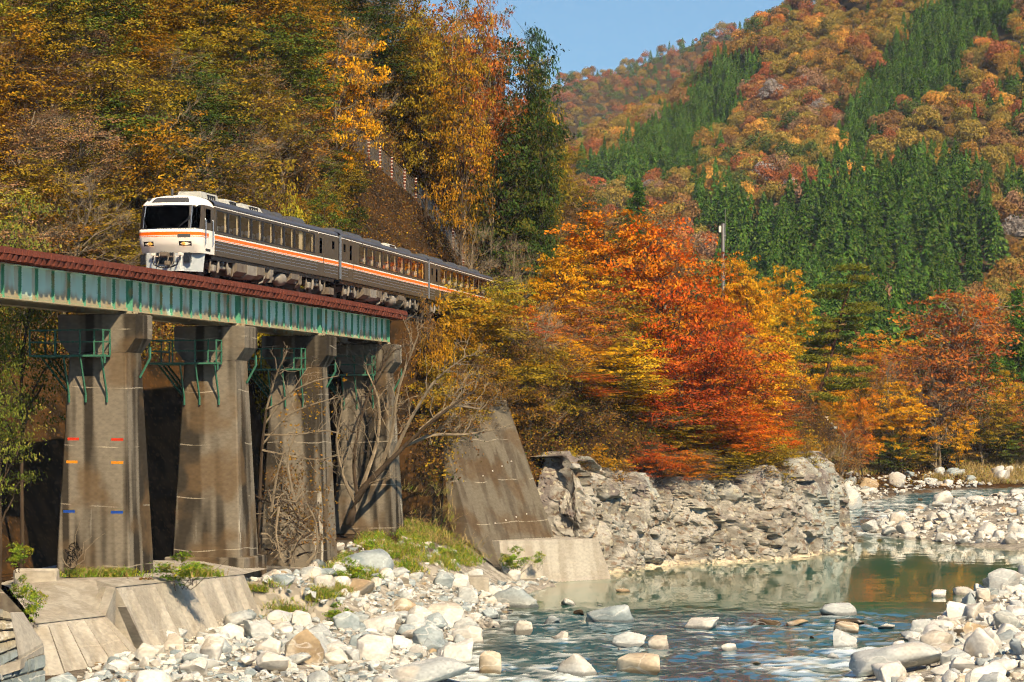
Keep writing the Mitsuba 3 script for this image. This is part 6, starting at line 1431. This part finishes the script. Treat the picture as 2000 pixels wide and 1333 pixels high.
dk = thing('driftwood_heap', 'tangled heap of grey and brown driftwood between the second and third pier', 'driftwood')
for i in range(64):
    a = P(rd.uniform(528, 600), rd.uniform(960, 1085), rd.uniform(127.0, 130.5)); d = np.array([rd.normal()*.8+.2, rd.normal()*.4, rd.normal()*.6+.1]); d /= np.linalg.norm(d); L = rd.uniform(.8, 2.6)
    q = bend(rd, a-d*L/2, a+d*L/2, 5, .07); m2 = MB().tube(q, np.linspace(1, .4, 5)*rd.uniform(.018, .06), 5); sprout(rd, m2, q, .014, 1, .5, 0)
    put('branch', m2, 'bark_pale' if rd.random() < .6 else 'bark_dark', dk)
for pl in ([(545, 990), (538, 1040), (548, 1090)], [(600, 1100), (622, 1075), (618, 1020), (600, 985)], [(570, 960), (560, 900), (575, 850)], [(530, 1000), (540, 930), (555, 880)]):
    m2 = MB(); q = limb(m2, px_branch(pl, 127, 126.5), .075, .03); sprout(rd, m2, q, .02, 2, .8, .1); put('branch', m2, 'bark_pale', dk)
cl_ = np.array([P(rd.uniform(525, 640), rd.uniform(900, 1060), rd.uniform(129, 131)) for _ in range(110)])
put_leaves('withered_leaves', leaf_quads(rd, cl_, 14, (.3, .3, .25), .13, .3, PAL['litter']), parent=dk)
# tangled wire and stems at the foot of the marked pier
tk = thing('cable_tangle', 'tangle of black cable loops and dry stems leaning on the marked pier', 'cable')
for i in range(16):
    a = P(rd.uniform(128, 152), rd.uniform(1060, 1112), 107.6); R_ = rd.uniform(.10, .22); t = np.linspace(0, 6.3, 15); n1 = rd.normal(size=3); n1 /= np.linalg.norm(n1); e1 = np.cross(n1, [0, 0, 1.0]); e1 /= np.linalg.norm(e1)+1e-9; e2_ = np.cross(n1, e1)
    put('cable_loop', MB().tube(a+R_*(np.cos(t)[:, None]*e1+np.sin(t)[:, None]*e2_), .016, 4), 'black_steel', tk)
for x1, y1 in ((157, 1018), (180, 1048), (205, 1042), (160, 1070), (120, 1085)):
    put('stem', MB().tube(bend(rd, P(138, 1112, 107.6), P(x1, y1, 107.3), 5, .05), [.03, .025, .02, .012, .006], 5), 'bark_pale', tk)
# ---------------------------------------------------------------- weeds and bushes of the left bank
BUSH = [(300, 395, 1085, 1130, 108.6, 'leafy green bush on the apron right of the marked pier', 1), (350, 415, 1098, 1128, 109.5, 'low green weed clump before the second pier', 1), (8, 62, 1062, 1100, 104.5, 'green bush below the mossy wall at the left edge', 1),
        (38, 90, 1150, 1205, 96, 'dense green bush in the corner of the apron', 1), (20, 60, 1128, 1165, 99, 'small green bush at the foot of the slanting stair wall', 1), (965, 1030, 1072, 1108, 154.2, 'green leafy bush before the slanting wall footing', 1),
        (1040, 1064, 1078, 1102, 156, 'yellow green bush before the slanting wall footing', 1), (660, 720, 1095, 1135, 126, 'bright green bush below the third pier', 1), (700, 745, 1062, 1110, 137, 'grassy green bush right of the third pier', 1), (575, 610, 1155, 1188, 121, 'green reedy tuft before the concrete slab', 1), (520, 545, 1128, 1140, 122.5, 'small round green weed on the concrete slab', 1),
        (635, 690, 1180, 1212, 119, 'green reeds by the big blue grey boulder', 1), (830, 900, 1070, 1108, 146, 'green weeds below the iron ladder', 1), (890, 940, 1080, 1112, 151, 'green weeds at the corner of the slanting wall', 1)]
for x0, x1, yt, yb, Y, lab, _ in BUSH:
    s_ = Y/F; X = ((x0+x1)/2-CX)*s_; z = HC+(HY-yb)*s_; plant('green_bush', (X, Y, z-.05), (yb-yt)*s_*1.1, (x1-x0)/2*s_*1.1, lab)
pg = [(640, 1110), (690, 1070), (720, 1040), (800, 1020), (880, 1050), (945, 1105), (900, 1118), (760, 1125), (680, 1160), (600, 1190)]
cc = []
pgp = np.array(pg, float)
for y in np.arange(1015, 1195, 2.6):
    for x in np.arange(520, 960, 6):
        if inside(pgp, np.array(x+0.), np.array(y+0.)) and meshkit.fbm(np.array([[x/38., y/18., 3.]]), 3, 5)[0] > .43:
            p = hit(x+ru.uniform(-3, 3), y, 112.0)
            if sdist(river, p[0], p[1]) > .5: cc.append(p)
for x, y, n_, sx in ((160, 1118, 60, 45), (230, 1120, 60, 40), (210, 1222, 0, 10), (395, 1128, 30, 30), (500, 1160, 40, 30), (560, 1200, 30, 30), (545, 1215, 24, 20)):
    for _ in range(n_):
        q = hit(x+ru.normal()*sx*.6, y+ru.normal()*3, 100.0); cc.append(q if y > 1140 else np.array([(x+ru.normal()*sx*.5-CX)*108.3/F, 108.3+ru.normal()*.15, 3.05]))
cc = np.array(cc)
put_leaves('grass', [blades(ru, cc, 9, .42, .035, 'weed', .16), blades(ru, cc[ru.random(len(cc)) < .5], 7, .5, .025, 'straw', .2), leaf_quads(ru, cc[ru.random(len(cc)) < .6]+[0, 0, .15], 7, (.15, .15, .1), .09, .3, PAL['weed'])], 'bright green grass and weeds between the piers and the boulders', None, 'stuff')
cc = []
for y in np.arange(898, 950, 2.5):
    for x in np.arange(1560, 2010, 7):
        if (x > 1880 and y < 946) or (meshkit.fbm(np.array([[x/40., y/14., 7.]]), 3, 6)[0] > .56 and y < 945):
            p = hit(x+ru.uniform(-3, 3), y, 190.0)
            if sdist(river, p[0], p[1]) > 1 and p[1] < 335: cc.append(p)
cc = np.array(cc)
put_leaves('dry_grass', [blades(ru, cc, 11, 1.0, .06, 'straw', .35), blades(ru, cc[ru.random(len(cc)) < .3], 8, .6, .06, 'weed', .35)], 'dry yellow grass along the far bank', None, 'stuff')
cc = np.array([hit(x, y, 150.) for x, y in zip(ru.uniform(790, 960, 150), ru.uniform(960, 1100, 150))])
put_leaves('straw_grass', [blades(ru, cc, 9, .8, .03, 'straw', .3, .8), blades(ru, cc, 4, .5, .03, 'weed', .3)], 'straw coloured dead grass at the foot of the slanting wall flank', None, 'stuff')
c_ = np.array([zpt(x, y, z) for x, y, z in zip(ru.uniform(60, 130, 60), ru.uniform(1118, 1126, 60), [2.98]*60)]+[np.array(zpt(x, y, 3.0)) for x, y in zip(ru.uniform(240, 285, 20), ru.uniform(1128, 1132, 20))])
put_leaves('fallen_leaves', leaf_quads(ru, np.vstack([c_, CL[::9, -14][:30]]), 14, (.22, .16, .02), .10, 1.5, PAL['litter']), 'fallen brown leaves lying on the apron', None, 'stuff')
# green fronds that hang into the view from the left
for x0, x1, yt, Y, lab in ((-75, 88, 585, 103, 'feathery green tree at the left edge beside the marked pier'), (-60, 135, 330, 112, 'green leaved branch tree at the left edge above the bridge')):
    X = ((x0+x1)/2-CX)*Y/F; zt_ = HC+(HY-yt)*Y/F; plant('frond_tree', (X, Y, max(float(ground(np.array([X]), np.array([Y]))[0]), 2)-.3), max(zt_-max(float(ground(np.array([X]), np.array([Y]))[0]), 2), 2), (x1-x0)/2*Y/F, lab)

# ---------------------------------------------------------------- the air
scene['air'] = {'type': 'homogeneous', 'albedo': rgb(.95, .95, .95), 'sigma_t': rgb(.000050, .000060, .000078)}
scene['haze'] = {'type': 'cube', 'to_world': T().translate([150, 1000, 208]).scale([700, 1120, 214]), 'bsdf': {'type': 'null'}, 'interior': {'type': 'ref', 'id': 'air'}}
tag('haze', 'thin blue haze in the valley air', None, None, 'stuff')
scene['camera']['medium'] = {'type': 'ref', 'id': 'air'}
